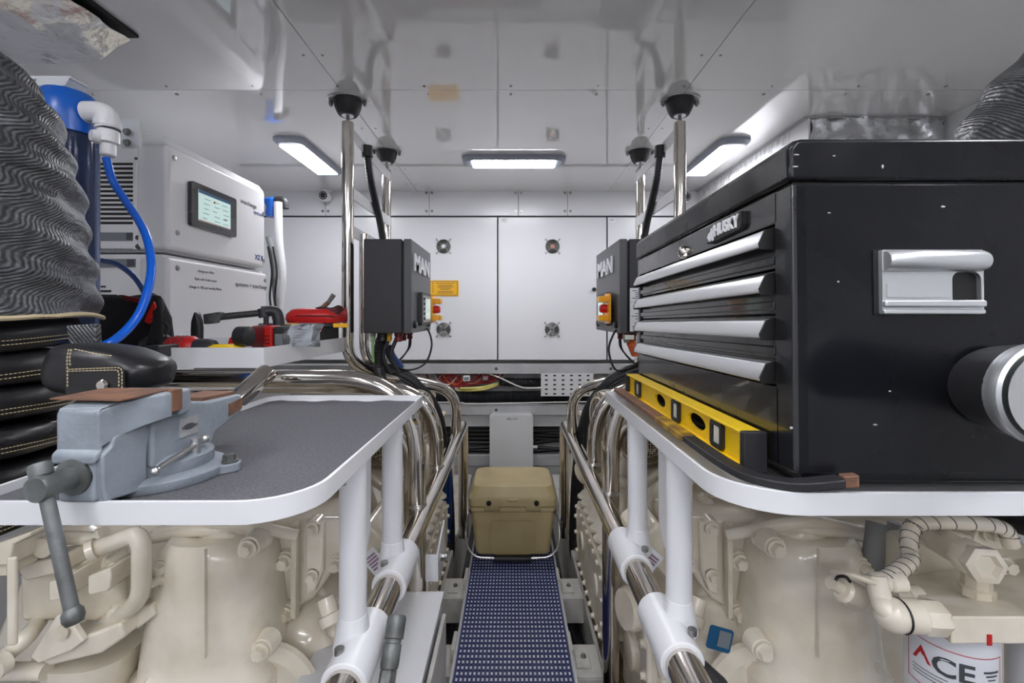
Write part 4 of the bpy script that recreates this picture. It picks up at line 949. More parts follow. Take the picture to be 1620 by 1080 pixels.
# magnetic work light stuck to the end of the chest
wl = thing('work_light', 'round black work light with clear lens on the chest end', 'lamp', (.56,.53,.90))
ax = V((.13,-.13,-.012)).normalized(); o = V((.566,.533,.918))
MB().lathe([(.046,0),(.047,.003),(.042,.012),(.038,.02),(.034,.03)], o, (.02,-1,0), 40).build('rubber_body', M['rub'], wl)
o2 = V((.478,.405,.928))
o2 = P(1645,622,.41)
MB().lathe([(.0445,-.006),(.0455,0),(.0465,.002),(.0465,.009),(.0435,.011),(.0415,.004)], o2, (-.05,-1,0), 44).build('bezel', M['alu'], wl)
MB().lathe([(.012,0),(.030,.006),(.041,.014)], o2+V((0,-.0,0)), (-.05,-1,0), 32).build('reflector', M['flat'], wl)
MB().lathe([(.041,.009),(.03,.0125),(.01,.014)], o2, (-.05,-1,0), 32).build('front_lens', M['lens'], wl)
MB().lathe([(.033,.010),(.0345,.0135),(.036,.010)], o2, (-.05,-1,0), 32).build('inner_ring', M['alu'], wl)
MB().box(o2.x-.008, o2.x+.008, .392, .396, o2.z-.008, o2.z+.008).build('led_chip', M['yel2'], wl)
MB().tube([o2+V((0,.004,0)), o2+V((.002,.03,-.001)), V((.56,.47,.918)), V((.566,.50,.918))], [.0445,.042,.037,.036], 32).build('neck', M['rub'], wl)

# ---------------------------------------------------------------- spirit level
def level():
    t = thing('spirit_level', 'yellow spirit level with three vials in front of the tool chest', 'level', (.314,.87,.80))
    xa, xb, ya, yb, za, zb_ = .2985, .3275, .59, 1.19, .800, .850
    L = yb-ya; H = zb_-za; yc, zc = (ya+yb)/2, (za+zb_)/2
    # web seen from the aisle: right = -y (towards the viewer)
    holes = []
    def vh(y, w_, h_): return [(-(y-yc)+a, b) for a, b in rrect(w_, h_, .006, 4)]
    vials = [(.675,.040,.036),(.845,.038,.036),(1.10,.042,.034)]
    els = [(.758,.036,.0125),(.945,.034,.0125)]
    loops = [[(-L/2,-H/2),(L/2,-H/2),(L/2,H/2),(-L/2,H/2)]]+[vh(*v) for v in vials]+[ell(-(y-yc),0,a,b,28) for y, a, b in els]
    plate('web', loops, ((xa+xb)/2-.006, yc, zc), (0,-1,0), Z, .005, M['yel'], t)
    MB().box(xa, xb, ya, yb, zb_-.004, zb_).build('top_rail', M['yel'], t, bevel=.001)
    MB().box(xa, xb, ya, yb, za, za+.004).build('bottom_rail', M['yel'], t, bevel=.001)
    for y in (ya, yb): MB().box(xa-.001, xb+.001, *( (y-.006, y+.006)), za-.001, zb_+.001).build('end_cap', M['rub'], t, bevel=.002)
    for y, w_, h_ in vials:
        h = plate('vial_frame', [rrect(w_, h_+.004, .008), rrect(w_-.016, h_-.010, .004)], ((xa+xb)/2-.0115, y, zc), (0,-1,0), Z, .012, M['rub'], t, bevel=.001)
        MB().box((xa+xb)/2-.010, (xa+xb)/2-.004, y-.011, y+.011, zc-.014, zc+.014).build('vial', M['vial'], h, bevel=.002)
    return t
level()
# pry bar lying along the tray edge
pb = thing('pry_bar', 'worn flat bar with yellow band lying along the right tray edge', 'tool', (.277,.8,.80))
path = [V((.279,1.20,.807)), V((.279,.885,.807)), V((.279,.70,.807)), V((.281,.60,.806)), V((.292,.552,.805)), V((.325,.525,.806)), V((.375,.519,.812)), V((.392,.518,.814))]
pth = spline(path, 8)
def strip(pts, wd, th):
    secs = []
    for i, p in enumerate(pts):
        d = (pts[min(i+1,len(pts)-1)]-pts[max(i-1,0)]); d.z = 0; d.normalize(); r = V((d.y,-d.x,0))
        secs.append([p+r*(wd/2)+Z*(-th/2), p+r*(wd/2)+Z*(th/2), p-r*(wd/2)+Z*(th/2), p-r*(wd/2)-Z*(th/2)])
    return MB().loft(secs)
iA = 9; iB = 15
strip(pth[:iA+1], .022, .010).build('rusty_end', M['rust'], pb, bevel=.002)
strip(pth[iA:iB+1], .0235, .011).build('yellow_band', M['wood'], pb, bevel=.002)
strip(pth[iB:-8], .021, .010).build('black_bar', M['rub'], pb, bevel=.002)
strip(pth[-9:], .012, .014).build('rusty_tip', M['rust'], pb, bevel=.002)

# ---------------------------------------------------------------- insulated exhausts
def jit(prof_fn, o, n, m, lo, hi):
    """surface of revolution with creases"""
    secs = []
    for i in range(m+1):
        z = lo+(hi-lo)*i/m; sec = []
        for k in range(n):
            a = 2*PI*k/n; r = prof_fn(z)
            r += r*.013*(math.sin(a*5+z*34)+.6*math.sin(a*9-z*57+1.3))*.7+.006*math.sin(z*90+3*math.sin(a*2))
            sec.append(V((o[0]+r*math.cos(a), o[1]+r*math.sin(a), z)))
        secs.append(sec)
    return secs
def interp(tab):
    def f(z):
        for (a, b), (c_, d) in zip(tab, tab[1:]):
            if z <= c_: return b+(d-b)*(z-a)/(c_-a)
        return tab[-1][1]
    return f
for s in (-1, 1):
    side = 'left' if s < 0 else 'right'; cxx, cyy = s*1.05, .80
    t = thing('insulated_exhaust', 'exhaust riser in silver grey woven blanket at the %s edge' % side, 'exhaust', (cxx, cyy, .66))
    fb = interp([(.995,.243),(1.08,.238),(1.265,.214),(1.40,.181),(1.4625,.138),(1.50,.099),(1.54,.05),(1.555,.02)])
    MB().loft(jit(fb, (cxx, cyy), 72, 60, .997, 1.555)).build('woven_blanket', M['weave'], t, ang=180)
    MB().tube([(cxx+.247*math.cos(2*PI*k/48), cyy+.247*math.sin(2*PI*k/48), 1.0+.004*math.sin(k*.8)) for k in range(48)], .0045, 6, True).build('hem_piping', M['stitch'], t)
    # black leather rings with stitched seams
    zt = .997
    for k in range(6):
        hgt = .062; z1 = zt-k*hgt; z0 = z1-hgt+.004; rr = .212-.004*k
        prof = [(rr-.02,z0),(rr-.002,z0+.006),(rr+.006,(z0+z1)/2),(rr,z1-.008),(rr-.016,z1-.001)]
        secs = []
        for (r, z) in prof:
            secs.append([V((cxx+(r+.003*math.sin(a*7+z*50+k))*math.cos(a), cyy+(r+.003*math.sin(a*7+z*50+k))*math.sin(a), z+.006*math.sin(a*2+k))) for a in [2*PI*j/56 for j in range(56)]])
        ring = MB().loft(secs).build('leather_wrap', M['leather'], t, ang=60)
        if s < 0:
            for dz in (.016, .023):
                q = MB(); zz = z0+dz; nst = 230
                for j in range(nst):
                    a = 2*PI*j/nst; a2 = a+2*PI/nst*.62; r = rr+.0055
                    def pp_(a): return V((cxx+(r+.003*math.sin(a*7+zz*50+k))*math.cos(a), cyy+(r+.003*math.sin(a*7+zz*50+k))*math.sin(a), zz+.006*math.sin(a*2+k)))
                    if -2.4 < a-(2*PI if a > PI else 0) < .6: q.tube([pp_(a), pp_(a2)], .0008, 4)
                o = q.build('stitching', M['stitch'], ring); o['kind'] = 'stuff'
# leather pouch with flap and snap, lying behind the vise
lp = thing('leather_pouch', 'black leather pouch with cream stitching and snap behind the vise', 'pouch', P(180,600,.62))
secs = []
YP = .70
prof = [(100,545,618,.030),(108,543,620,.045),(140,541,622,.05),(180,543,622,.052),(212,549,620,.050),(236,560,618,.046),(252,566,612,.038),(262,572,606,.022),(264,578,598,.008)]
for px, pt_, pb_, d in prof:
    a, b = P(px, pt_, YP), P(px, pb_, YP); zc, hh = (a.z+b.z)/2, (a.z-b.z)/2; sec = []
    for k in range(24):
        an = 2*PI*k/24; cc, ss = math.cos(an), math.sin(an)
        sec.append(V((a.x, YP+math.copysign(abs(cc)**.7, cc)*d+.003*math.sin(px*.1+k), zc+math.copysign(abs(ss)**.75, ss)*hh)))
    secs.append(sec)
MB().loft(secs).build('body', M['leather'], lp, ang=70, sub=1)
MB().prism([P(px, py, YP-.052) for px, py in ((106,583),(112,580),(192,578),(198,584),(199,622),(106,622))], (0,-.003,0)).build('flap', M['leather'], lp, bevel=.001)
MB().lathe([(.0085,0),(.0085,.002),(.006,.0045),(.002,.005)], P(163,609,YP-.056), (0,-1,0), 20).build('snap_button', M['steel'], lp)
def stitchline(pts, Y, parent, r=.0008, st=.005):
    q = MB(); pts = [P(a, b, Y) for a, b in pts]; rs = resample(pts, st)
    for a, b in zip(rs, rs[1:]): q.tube([a, a+(b-a)*.65], r, 4)
    o = q.build('stitching', M['stitch'], parent); o['kind'] = 'stuff'
fl = [ch for ch in lp.children if ch.name.startswith('flap')][0]
stitchline([(108,584),(190,581),(193,586),(193,618)], YP-.0565, fl); stitchline([(108,587),(186,585),(188,590),(188,618)], YP-.0565, fl)
stitchline([(109,552),(106,565),(107,618)], YP-.0575, lp); stitchline([(113,552),(110,565),(111,580)], YP-.0575, lp)
stitchline([(118,552),(150,559),(182,563)], YP-.053, lp)
tag(MB().prism([P(px,py,.74) for px,py in ((104,515),(150,512),(152,548),(118,552),(108,540))], (0,.012,0)).build('leather_strap', M['weave'], bevel=.002), 'short grey strap above the black leather pouch', 'strap')

# foil wrapped ducts at the ceiling
def crumple(me_o, amp, sc=14):
    import mathutils.noise as nz
    for v in me_o.data.vertices:
        p = v.co; d = V((nz.noise(p*sc), nz.noise(p*sc+V((9,3,1))), nz.noise(p*sc+V((2,8,5)))))+.5*V((nz.noise(p*sc*2.7), nz.noise(p*sc*2.7+V((4,3,1))), nz.noise(p*sc*2.7+V((2,1,5)))))
        v.co = p+d*amp
def gridbox(name, secs_fn, nu, m_, parent, amp, sc):
    secs = [secs_fn(i/nu) for i in range(nu+1)]
    o = MB().loft(secs).build(name, m_, parent, ang=20); crumple(o, amp, sc); return o
def densify(poly, step):
    out = []
    for a, b in zip(poly, poly[1:]+poly[:1]):
        n = max(1, int(math.dist(a, b)/step))
        for k in range(n): out.append((a[0]+(b[0]-a[0])*k/n, a[1]+(b[1]-a[1])*k/n))
    return out
fd = thing('foil_duct', 'crumpled foil wrapped duct at the top left ceiling corner', 'duct', (-1.4,.7,1.72))
dp = densify([(-1.79,1.735),(-1.21,1.735),(-1.112,1.80),(-1.79,1.808)], .02)
gridbox('foil_wrap', lambda u: [V((a, .05+1.27*u, b)) for a, b in dp], 64, M['foil'], fd, .009, 16)
MB().box(-1.79,-1.095,-.2,1.335,1.815,1.824).build('backing_board', M['black'], fd)
fr = thing('foil_duct', 'foil faced duct with white side board at right ceiling', 'duct', (1.5,2.45,1.62))
dp2 = densify([(1.235,1.63),(1.79,1.63),(1.79,1.82),(1.235,1.82)], .02)
gridbox('foil_wrap', lambda u: [V((a, 1.885+.06*u, b)) for a, b in dp2], 4, M['foil'], fr, .012, 16)
# crumpled face towards the viewer
q = MB(); nx, nz_ = 40, 14
for j in range(nz_+1):
    for i in range(nx+1): q.v.append(V((1.235+.555*i/nx, 1.878, 1.63+.185*j/nz_)))
for j in range(nz_):
    for i in range(nx): a = j*(nx+1)+i; q.f.append([a, a+1, a+nx+2, a+nx+1])
ff = q.build('foil_face', M['foil'], fr, ang=20); crumple(ff, .016, 17)
MB().box(1.224,1.234,1.88,2.995,1.63,1.818).build('side_board', M['white2'], fr, bevel=.002)
MB().box(1.24,1.79,1.95,2.995,1.64,1.82).build('core', M['greyp'], fr)
MB().box(1.21,1.79,1.875,2.995,1.816,1.8245).build('backing_board', M['greyp'], fr)
q = MB(); 
for k in range(46):
    y = 2.0+.02*k+random.uniform(0,.012); q.tube([V((1.2225,y,1.815)), V((1.2215,y+random.uniform(-.02,.03),1.815-random.uniform(.02,.06)))], .0012, 4)
o = q.build('foil_edge_tear', M['flat'], fr); o['kind'] = 'stuff'

# ---------------------------------------------------------------- watermaker cabinets
def rbox_x(x0, x1, y0, y1, z0, z1, name, m_, t, bev=.02):
    return MB().box(x0, x1, y0, y1, z0, z1).build(name, m_, t, bevel=bev, seg=4)
wm = thing('water_purifier_cabinet', 'white wall cabinet with touch display on the left, upper unit', 'cabinet', (-1.45,1.8,1.22))
XF = -1.143; Y0, Y1 = 1.51, 2.11
rbox_x(-1.79, XF-.03, Y0+.02, Y1+.002, 1.215, 1.60, 'body', M['white2'], wm, .008)
rbox_x(-1.25, XF, Y0, Y1, 1.222, 1.575, 'front_cover', M['white2'], wm, .016)
MB().prism([(-1.30,Y0+.01,1.57),(XF-.006,Y0+.01,1.572),(XF-.03,Y0+.01,1.604),(-1.30,Y0+.01,1.604)], (0,Y1-Y0-.01,0)).build('top_flange', M['white2'], wm, bevel=.003)
MB().box(-1.50,-1.262,Y0+.008,Y0+.018,1.225,1.57).build('side_panel', M['white2'], wm, bevel=.002)
MB().box(-1.262,-1.246,Y0+.004,Y0+.03,1.222,1.575).build('side_frame', M['white2'], wm, bevel=.002)
for k in range(14):
    zz = P(0,258+k*7.2,Y0).z
    MB().box(P(140,0,Y0).x, P(211,0,Y0).x, Y0+.0065, Y0+.009, zz-.0045, zz+.0035).build('vent_slot', M['black'], wm)
MB().lathe([(.005,0),(.005,.003)], P(216,251,Y0+.006), (0,-1,0), 12).build('panel_screw', M['ink'], wm)
sp_ = MB().box(P(140,0,Y0).x, P(209,0,Y0).x, Y0+.005, Y0+.008, P(0,380,Y0).z, P(0,367,Y0).z).build('rating_label', M['paperg'], wm)
MB().box(P(198,0,Y0).x, P(208,0,Y0).x, Y0+.004, Y0+.0055, P(0,379,Y0).z, P(0,368,Y0).z).build('label_code', M['ink'], sp_)
for px, py in ((219,376),(219,390)): MB().lathe([(.008,0),(.008,.004)], P(px,py,Y0+.006), (0,-1,0), 14).build('port', M['ink'], wm)
text('REMOVE SYSTEM FROM MOUNTING PLATE', .011, P(182,396.5,Y0+.007), X, Z, M['ink'], wm, ext=.0002)
# display
yd, zd = 1.735, 1.40
Rf = V((0,1,0))
bz_ = plate('display_bezel', [rrect(.262,.158,.010)], (XF+.014, yd, zd), Rf, Z, .014, M['toolf'], wm, bevel=.003)
plate('display_screen', [rrect(.186,.112,.002)], (XF+.0152, yd-.004, zd+.002), Rf, Z, .0012, M['screen'], bz_)
plate('screen_header', [rrect(.186,.012,.001)], (XF+.0156, yd-.004, zd+.052), Rf, Z, .0004, M['plq'], bz_)
plate('screen_rule', [rrect(.186,.003,.001)], (XF+.0156, yd-.004, zd-.052), Rf, Z, .0004, M['wire_p'], bz_)
q = MB()
for r in range(5):
    for k in range(3):
        y = yd-.075+k*.055+random.uniform(0,.012); z = zd+.03-r*.018; q.box(XF+.0152, XF+.0157, y, y+.022+random.uniform(0,.014), z, z+.0022)
o = q.build('screen_text', M['paperg'], bz_)
MB().lathe([(.005,0),(.005,.0004)], (XF+.0153, yd-.01, zd+.03), (1,0,0), 12).build('screen_icon', M['inkr'], bz_)
plate('screen_button', [rrect(.02,.009,.004)], (XF+.0157, yd+.06, zd-.022), Rf, Z, .0004, M['paper'], bz_)
text('seaxchange', .026, (XF+.0005, 1.975, 1.487), Rf, Z, M['ink'], wm, ext=.0003)
text('spotzero', .024, (XF+.0005, 2.055, 1.462), Rf, Z, M['inkb'], wm, ext=.0003)
text('XZ II', .03, (XF+.0005, 2.055, 1.263), Rf, Z, M['inkb'], wm, ext=.0003, bold=.0008)
wl2 = thing('water_purifier_cabinet', 'plain white wall cabinet below the touch display unit', 'cabinet', (-1.45,1.8,.885))
Y2 = 2.125
rbox_x(-1.79, XF-.02, Y0+.01, Y2, .885, 1.208, 'body', M['white2'], wl2, .008)
rbox_x(-1.24, XF, Y0, Y2, .88, 1.198, 'front_cover', M['white2'], wl2, .014)
lb_ = MB().box(P(140,0,Y0).x, P(211,0,Y0).x, Y0+.005, Y0+.011, P(0,422,Y0).z, P(0,409,Y0).z).build('rating_label', M['paperg'], wl2)
MB().box(P(199,0,Y0).x, P(210,0,Y0).x, Y0+.004, Y0+.0055, P(0,421,Y0).z, P(0,410,Y0).z).build('label_code', M['ink'], lb_)
for k in range(4):
    zz = P(0,453+k*7,Y0).z; MB().box(P(140,0,Y0).x, P(163+k*9,0,Y0).x, Y0+.0075, Y0+.0105, zz-.003, zz+.003).build('vent_slot', M['black'], wl2)
for y, z, b_ in ((Y0+.03,1.535,wm),(Y0+.045,1.285,wm),(Y1-.02,1.47,wm),(Y1-.015,1.255,wm),(Y0+.045,1.165,wl2),(Y2-.02,1.165,wl2)):
    q = MB().lathe([(.009,0),(.009,.003),(.006,.004)], (XF-.001, y, z), (1,0,0), 16); q.build('cover_screw', M['bolt'], b_)
text('spotzero + seaxchange', .026, (XF+.0005, 2.0, 1.133), Rf, Z, M['ink'], wl2, ext=.0003)
for k, (s_, zz) in enumerate((('change pre filter',1.165),('flush with fresh water',1.135),('change at 10k and weekly filters',1.105))):
    text(s_, .014, (XF+.0005, 1.70, zz), Rf, Z, M['ink'], wl2, ext=.0002)
# mounting bracket with two bolts above the louvres
mb2 = thing('mounting_bracket', 'small white plate with two bolts beside the white elbow fitting', 'bracket', P(205,230,1.40))
plate('plate', [rrect(.066,.086,.008)], P(204,211,1.40), X, Z, .008, M['white'], mb2, bevel=.001)
for py in (209, 226): MB().hexbolt(P(202,py,1.388), (0,-1,0), .0085, .008).build('bolt', M['bolt'], mb2)
# water filter
wf = thing('water_filter', 'water filter with blue head and long clear housing at left', 'filter', P(122,540,1.15))
fx = P(108,0,1.15).x; fy = 1.15
MB().lathe([(.050,.925),(.058,.94),(.0605,1.0),(.0605,1.46),(.062,1.475),(.062,1.48)], (fx,fy,0), Z, 40).build('clear_housing', M['bluecl'], wf)
MB().lathe([(.040,.95),(.040,1.46)], (fx,fy,0), Z, 24).build('cartridge', M['water'], wf)
MB().lathe([(.066,1.455),(.066,1.475),(.068,1.49),(.068,1.525),(.060,1.545),(.05,1.56),(.02,1.565)], (fx,fy,0), Z, 36).build('filter_head', M['blue'], wf)
MB().cyl((fx,fy,1.515),(fx+.082,fy-.01,1.512), .024, n=20).build('port_collar', M['white2'], wf)
MB().prism([(fx-.115,fy-.03,1.567),(fx+.02,fy-.03,1.567),(fx+.03,fy-.03,1.585),(fx+.035,fy-.03,1.585),(fx+.034,fy-.03,1.592),(fx-.115,fy-.03,1.592)], (0,.05,0)).build('hanger_bracket', M['white'], wf, bevel=.002)
text('DO NOT USE', .009, (fx-.075,fy-.031,1.58), X, Z, M['ink'], wf, ext=.0002)
for k in range(6):
    a = -PI/2-.9+k*.36; MB().cyl((fx+.061*math.cos(a),fy+.061*math.sin(a),.95),(fx+.061*math.cos(a),fy+.061*math.sin(a),1.45), .0022, n=6).build('housing_rib', M['bluecl'], wf)
ef = thing('elbow_fitting', 'white plastic elbow fitting on the blue filter head', 'fitting', P(170,240,1.13))
MB().tube(fillet([P(138,178,1.13),P(168,178,1.13),P(171,205,1.13)],.03,8), .026, 20).build('elbow', M['white2'], ef)
MB().lathe([(.026,0),(.028,.004),(.028,.018),(.025,.02)], P(170,190,1.13), (0,0,-1), 24).build('collar', M['white2'], ef)
MB().lathe([(.025,0),(.025,.006)], P(171,201,1.13), (0,0,-1), 24).build('clip_ring', M['paperg'], ef)
MB().lathe([(.022,0),(.023,.01),(.023,.03),(.016,.034),(.016,.06),(.0135,.063)], P(171,207,1.13), (0,0,-1), 24).build('reducer', M['white2'], ef)
MB().lathe([(.016,0),(.017,.012),(.013,.02)], P(160,218,1.12), (-.5,-1,0), 18).build('knob', M['white2'], ef)
tag(MB().tube(spline([P(168,250,1.12),P(178,285,1.12),P(200,320,1.11),P(228,365,1.08),P(239,410,1.05),P(236,450,1.02),P(222,492,.99),P(200,522,.96),P(168,545,.92),P(120,560,.9)],10), .0088, 14).build('hose', M['blueh']), 'bright blue water hose curving down from the white elbow', 'hose')
tag(MB().tube(spline([P(155,411,1.35),P(185,418,1.34),P(212,438,1.33),P(228,462,1.33),P(232,480,1.33)],8), .0075, 12).build('hose', M['blued']), 'thinner dark blue hose behind the bright blue hose', 'hose')

# pipes behind the cabinet
vv = thing('shutoff_valve', 'small blue valve body at the far end of the white cabinet', 'valve', P(430,325,2.4))
MB().lathe([(.03,0),(.035,.02),(.03,.05),(.034,.06),(.034,.09),(.022,.1)], P(431,343,2.4), (0,0,1), 18).build('body', M['blue'], vv)
MB().cyl(P(420,318,2.4), P(446,318,2.4), .018, n=14).build('port', M['blue'], vv)
tag(MB().tube(fillet([P(436,316,2.38),P(450,315,2.38),P(452,330,2.38)],.03), .017, 14).build('elbow_fitting', M['rub']), 'black elbow fitting beside the small blue valve', 'fitting')
wp = tag(MB().tube(spline([P(440,320,2.36),P(441,380,2.36),P(446,430,2.36),P(444,470,2.36),P(440,500,2.36)]), .021, 16).build('pipe', M['white']), 'white pipe running down beyond the white cabinet', 'pipe')
cond([P(424,375,2.3),P(432,410,2.3),P(434,450,2.3),P(437,480,2.3),P(444,510,2.3)], .013, 'grey corrugated hose hugging the far cabinet edge', M['cabg'], name='flexible_hose', cat='hose')
for k, (a, b_) in enumerate(((430,'thin black cable left of the grey corrugated hose'),(438,'thin black cable right of the grey corrugated hose'))):
    cab_([P(a-6,390,2.28),P(a,430,2.28),P(a-3,470,2.28),P(a+2,505,2.28)], .005, 'cable', b_)

# ---------------------------------------------------------------- things on the small tool tray
TZ = .878
def T(px, py, Y): return P(px, py, Y)
bg = thing('tool_bag', 'black cloth bag with red strap on the left of the tool tray', 'bag', (-1.15,1.3,TZ))
secs = []
for z, w_, d in ((TZ,.095,.07),(TZ+.05,.10,.075),(TZ+.12,.095,.07),(TZ+.17,.08,.05),(TZ+.185,.055,.03)):
    secs.append(dome_sec(P(207,0,1.33).x, 1.33, z, w_, d, 3.2, 28))
o = MB().loft(secs).build('body', M['cloth'], bg, ang=80); crumple(o, .012, 16)
MB().prism([P(px,py,1.255) for px,py in ((192,466),(222,472),(224,480),(198,474))], (0,.004,0)).build('red_flap', M['dred'], bg)
MB().prism([P(px,py,1.25) for px,py in ((243,477),(246,486),(238,510),(234,512),(228,508),(236,490))], (0,.006,0)).build('strap', M['red'], bg, bevel=.001)
for k in range(3): MB().tube(spline([P(236+k*7,470,1.28),P(248+k*2,500,1.25),P(236+k*8,545,1.22)]), .008, 8).build('fold', M['cloth'], bg)
MB().tube(spline([P(240,475,1.3),P(252,474,1.3),P(255,485,1.3),P(250,500,1.3)]), .006, 8).build('buckle', M['rub'], bg)
cab_([P(240,505,1.24),P(262,512,1.24),P(267,522,1.24),P(258,535,1.23),P(240,541,1.22)], .0022, 'cable', 'thin black cord loop right of the black cloth bag')
def drill(px, Y, rz, label, m1, m2, L=.14):
    p = P(px, 0, Y); t = thing('cordless_tool', label, 'power tool', (p.x, Y, TZ))
    R = Matrix.Rotation(rz, 3, 'Z'); c0 = V((p.x, Y, TZ+.036))
    ax_ = R @ X
    MB().lathe([(.012,-.07),(.022,-.066),(.026,-.05),(.026,-.02)], c0, ax_, 20).build('chuck', m2, t)
    MB().lathe([(.026,-.02),(.033,-.01),(.034,.03),(.030,.05),(.022,.058)], c0, ax_, 24).build('motor_housing', m1, t)
    for k in range(3): MB().lathe([(.0335,0),(.035,.002),(.0335,.004)], c0+ax_*(.005+.012*k), ax_, 20).build('grip_rib', m2, t)
    MB().loft([[c0+ax_*(.02+a)+(R @ Y_)*(.01+h)+Z*b for a, b in ((-.016,-.016),(.016,-.016),(.018,.014),(-.014,.014))] for h in (0,.05,.09)]).build('handle', m2, t, bevel=.004)
drill(300, 1.22, PI, 'red and black cordless tool at the left front of the tool tray', M['red'], M['blk'])
# second tool stands on its battery end facing the viewer
bt = thing('cordless_tool', 'red tool with black battery at front corner of tool tray', 'power tool', P(425,545,1.34))
zb_ = TZ
MB().box(P(430,0,1.34).x, P(459,0,1.34).x, 1.34, 1.41, zb_, zb_+.092).build('battery', M['blk'], bt, bevel=.010, seg=3)
MB().box(P(434,0,1.335).x, P(447,0,1.335).x, 1.336, 1.34, P(0,546,1.34).z, P(0,528,1.34).z).build('battery_label', M['paperg'], bt, bevel=.001)
MB().box(P(416,0,1.34).x, P(431,0,1.34).x, 1.338, 1.40, zb_, zb_+.094).build('shell', M['red'], bt, bevel=.008, seg=3)
MB().lathe([(.022,0),(.034,.01),(.036,.05),(.038,.055)], P(398,552,1.37)+V((0,0,.036)), (1,0,.05), 22).build('motor_housing', M['dred'], bt)
for k in range(5): MB().box(P(413,0,1.34).x, P(428,0,1.34).x, 1.336, 1.339, TZ+.018+k*.011, TZ+.022+k*.011).build('vent_slot', M['dred'], bt)
tm = thing('tape_measure', 'yellow and black tape tool at the tray front between red tools', 'tool', P(355,550,1.2))
MB().loft([dome_sec(P(358,0,1.2).x, 1.2, z, w_, .02, 2.6) for z, w_ in ((TZ,.055),(TZ+.025,.055),(TZ+.04,.048),(TZ+.048,.03))]).build('case', M['yel'], tm, ang=50)
MB().lathe([(.018,0),(.026,.004),(.026,.035),(.018,.04)], P(375,545,1.2)+V((0,0,.022)), (1,-.1,0), 20).build('black_end', M['rub'], tm)
rc_ = thing('chisel_case', 'flat red case leaning behind the yellow tape tool', 'case', P(375,535,1.35))
MB().prism([P(px,py,1.35) for px,py in ((358,548),(362,534),(374,528),(394,527),(397,532),(390,548))], (0,.03,0)).build('shell', M['red'], rc_, bevel=.004)
MB().prism([P(px,py,1.345) for px,py in ((368,536),(376,532),(388,531),(386,534))], (0,.006,0)).build('ridge', M['dred'], rc_, bevel=.001)
# small clear bag with papers
pbg = thing('plastic_bag', 'clear plastic bag of papers on the tray behind the red tool', 'bag', P(475,545,1.35))
q = MB()
g_ = [[P(a, b, 1.32+.02*math.sin(a*.2+b*.3)) for a in (448,462,478,494,506,514-(k*7))] for k, b in enumerate((513,524,535,548))]
for r in g_: q.v += r
for j in range(3):
    for i in range(5): a = j*6+i; q.f.append([a,a+1,a+7,a+6])
o = q.build('film', M['clear'], pbg, ang=10); md = o.modifiers.new('s','SOLIDIFY'); md.thickness = .0015
MB().prism([P(px,py,1.345) for px,py in ((455,518),(496,516),(490,545),(458,547))], (0,.004,0)).build('paper', M['paper'], pbg)
for k in range(5): MB().box(P(463,0,1.34).x, P(485-k*2,0,1.34).x, 1.3425, 1.344, P(0,522+k*4,1.34).z-.0008, P(0,522+k*4,1.34).z+.0008).build('print_line', M['inkp'], pbg)
wbx1 = thing('parts_box', 'low white plastic box behind the red tools on the tray', 'box', P(420,540,1.45))
MB().box(P(396,0,1.45).x, P(470,0,1.45).x, 1.45, 1.60, TZ, P(0,521,1.45).z).build('body', M['white2'], wbx1, bevel=.006)
MB().box(P(394,0,1.45).x, P(472,0,1.45).x, 1.445, 1.61, P(0,521,1.45).z, P(0,517,1.45).z).build('lid', M['paper'], wbx1, bevel=.003)
MB().box(P(412,0,1.45).x, P(440,0,1.45).x, 1.44, 1.452, P(0,528,1.45).z, P(0,516,1.45).z).build('latch', M['white2'], wbx1, bevel=.002)
ob = thing('organizer_box', 'dark organizer case with clear lid and yellow latches under red case', 'case', P(480,540,1.62))
XA, XB = P(411,0,1.50).x, -.645
MB().box(XA, XB, 1.50, 1.70, TZ+.03, P(0,517,1.5).z).build('base', M['blk'], ob, bevel=.006)
MB().box(XA-.004, XB+.004, 1.495, 1.705, P(0,517,1.5).z, P(0,511,1.5).z).build('lid', M['paperg'], ob, bevel=.004)
for px in (462, 540): MB().box(P(px-13,0,1.49).x, P(px+10,0,1.49).x, 1.488, 1.497, P(0,518,1.49).z, P(0,511.5,1.49).z).build('latch', M['yel2'], ob, bevel=.002)
MB().box(XA+.02, XB-.005, 1.497, 1.7, TZ, TZ+.03).build('lower_tray', M['clear'], ob, bevel=.003)
rcs = thing('red_case', 'rounded red case resting on the organizer at the tray end', 'case', P(510,512,1.6))
zc_ = P(0,511,1.5).z
MB().loft([[V((P(502,0,1.6).x+a, 1.6+b, z)) for a, b in rrect(w_, d_, .03, 5)] for z, w_, d_ in ((zc_,.17,.13),(zc_+.012,.18,.14),(zc_+.03,.176,.136),(zc_+.046,.15,.115),(zc_+.05,.12,.09))]).build('shell', M['red'], rcs, ang=50)
MB().box(P(470,0,1.54).x, P(546,0,1.54).x, 1.528, 1.532, zc_+.022, zc_+.026).build('seam', M['dred'], rcs)
cc = thing('jumper_lead', 'dark cord coil with bare metal clip on top of the red case', 'cable', P(520,490,1.58))
for k in range(5):
    a = random.uniform(-.01,.01); q = MB().tube(spline([P(492+k*2,491+k,1.56),P(508,486+k,1.55),P(524+k,488+k*2,1.55),P(536,484+k*2,1.56),P(542,490,1.58),P(528,496+k,1.55)]), .0036, 8).build('cord', M['dred' if k % 2 else 'cable'], cc)
MB().tube([P(508,488,1.56),P(520,478,1.56)], .008, 10).build('grip', M['rust'], cc)
MB().tube([P(519,479,1.56),P(528,466,1.56)], [.007,.0085], 10).build('clip', M['bolt'], cc)
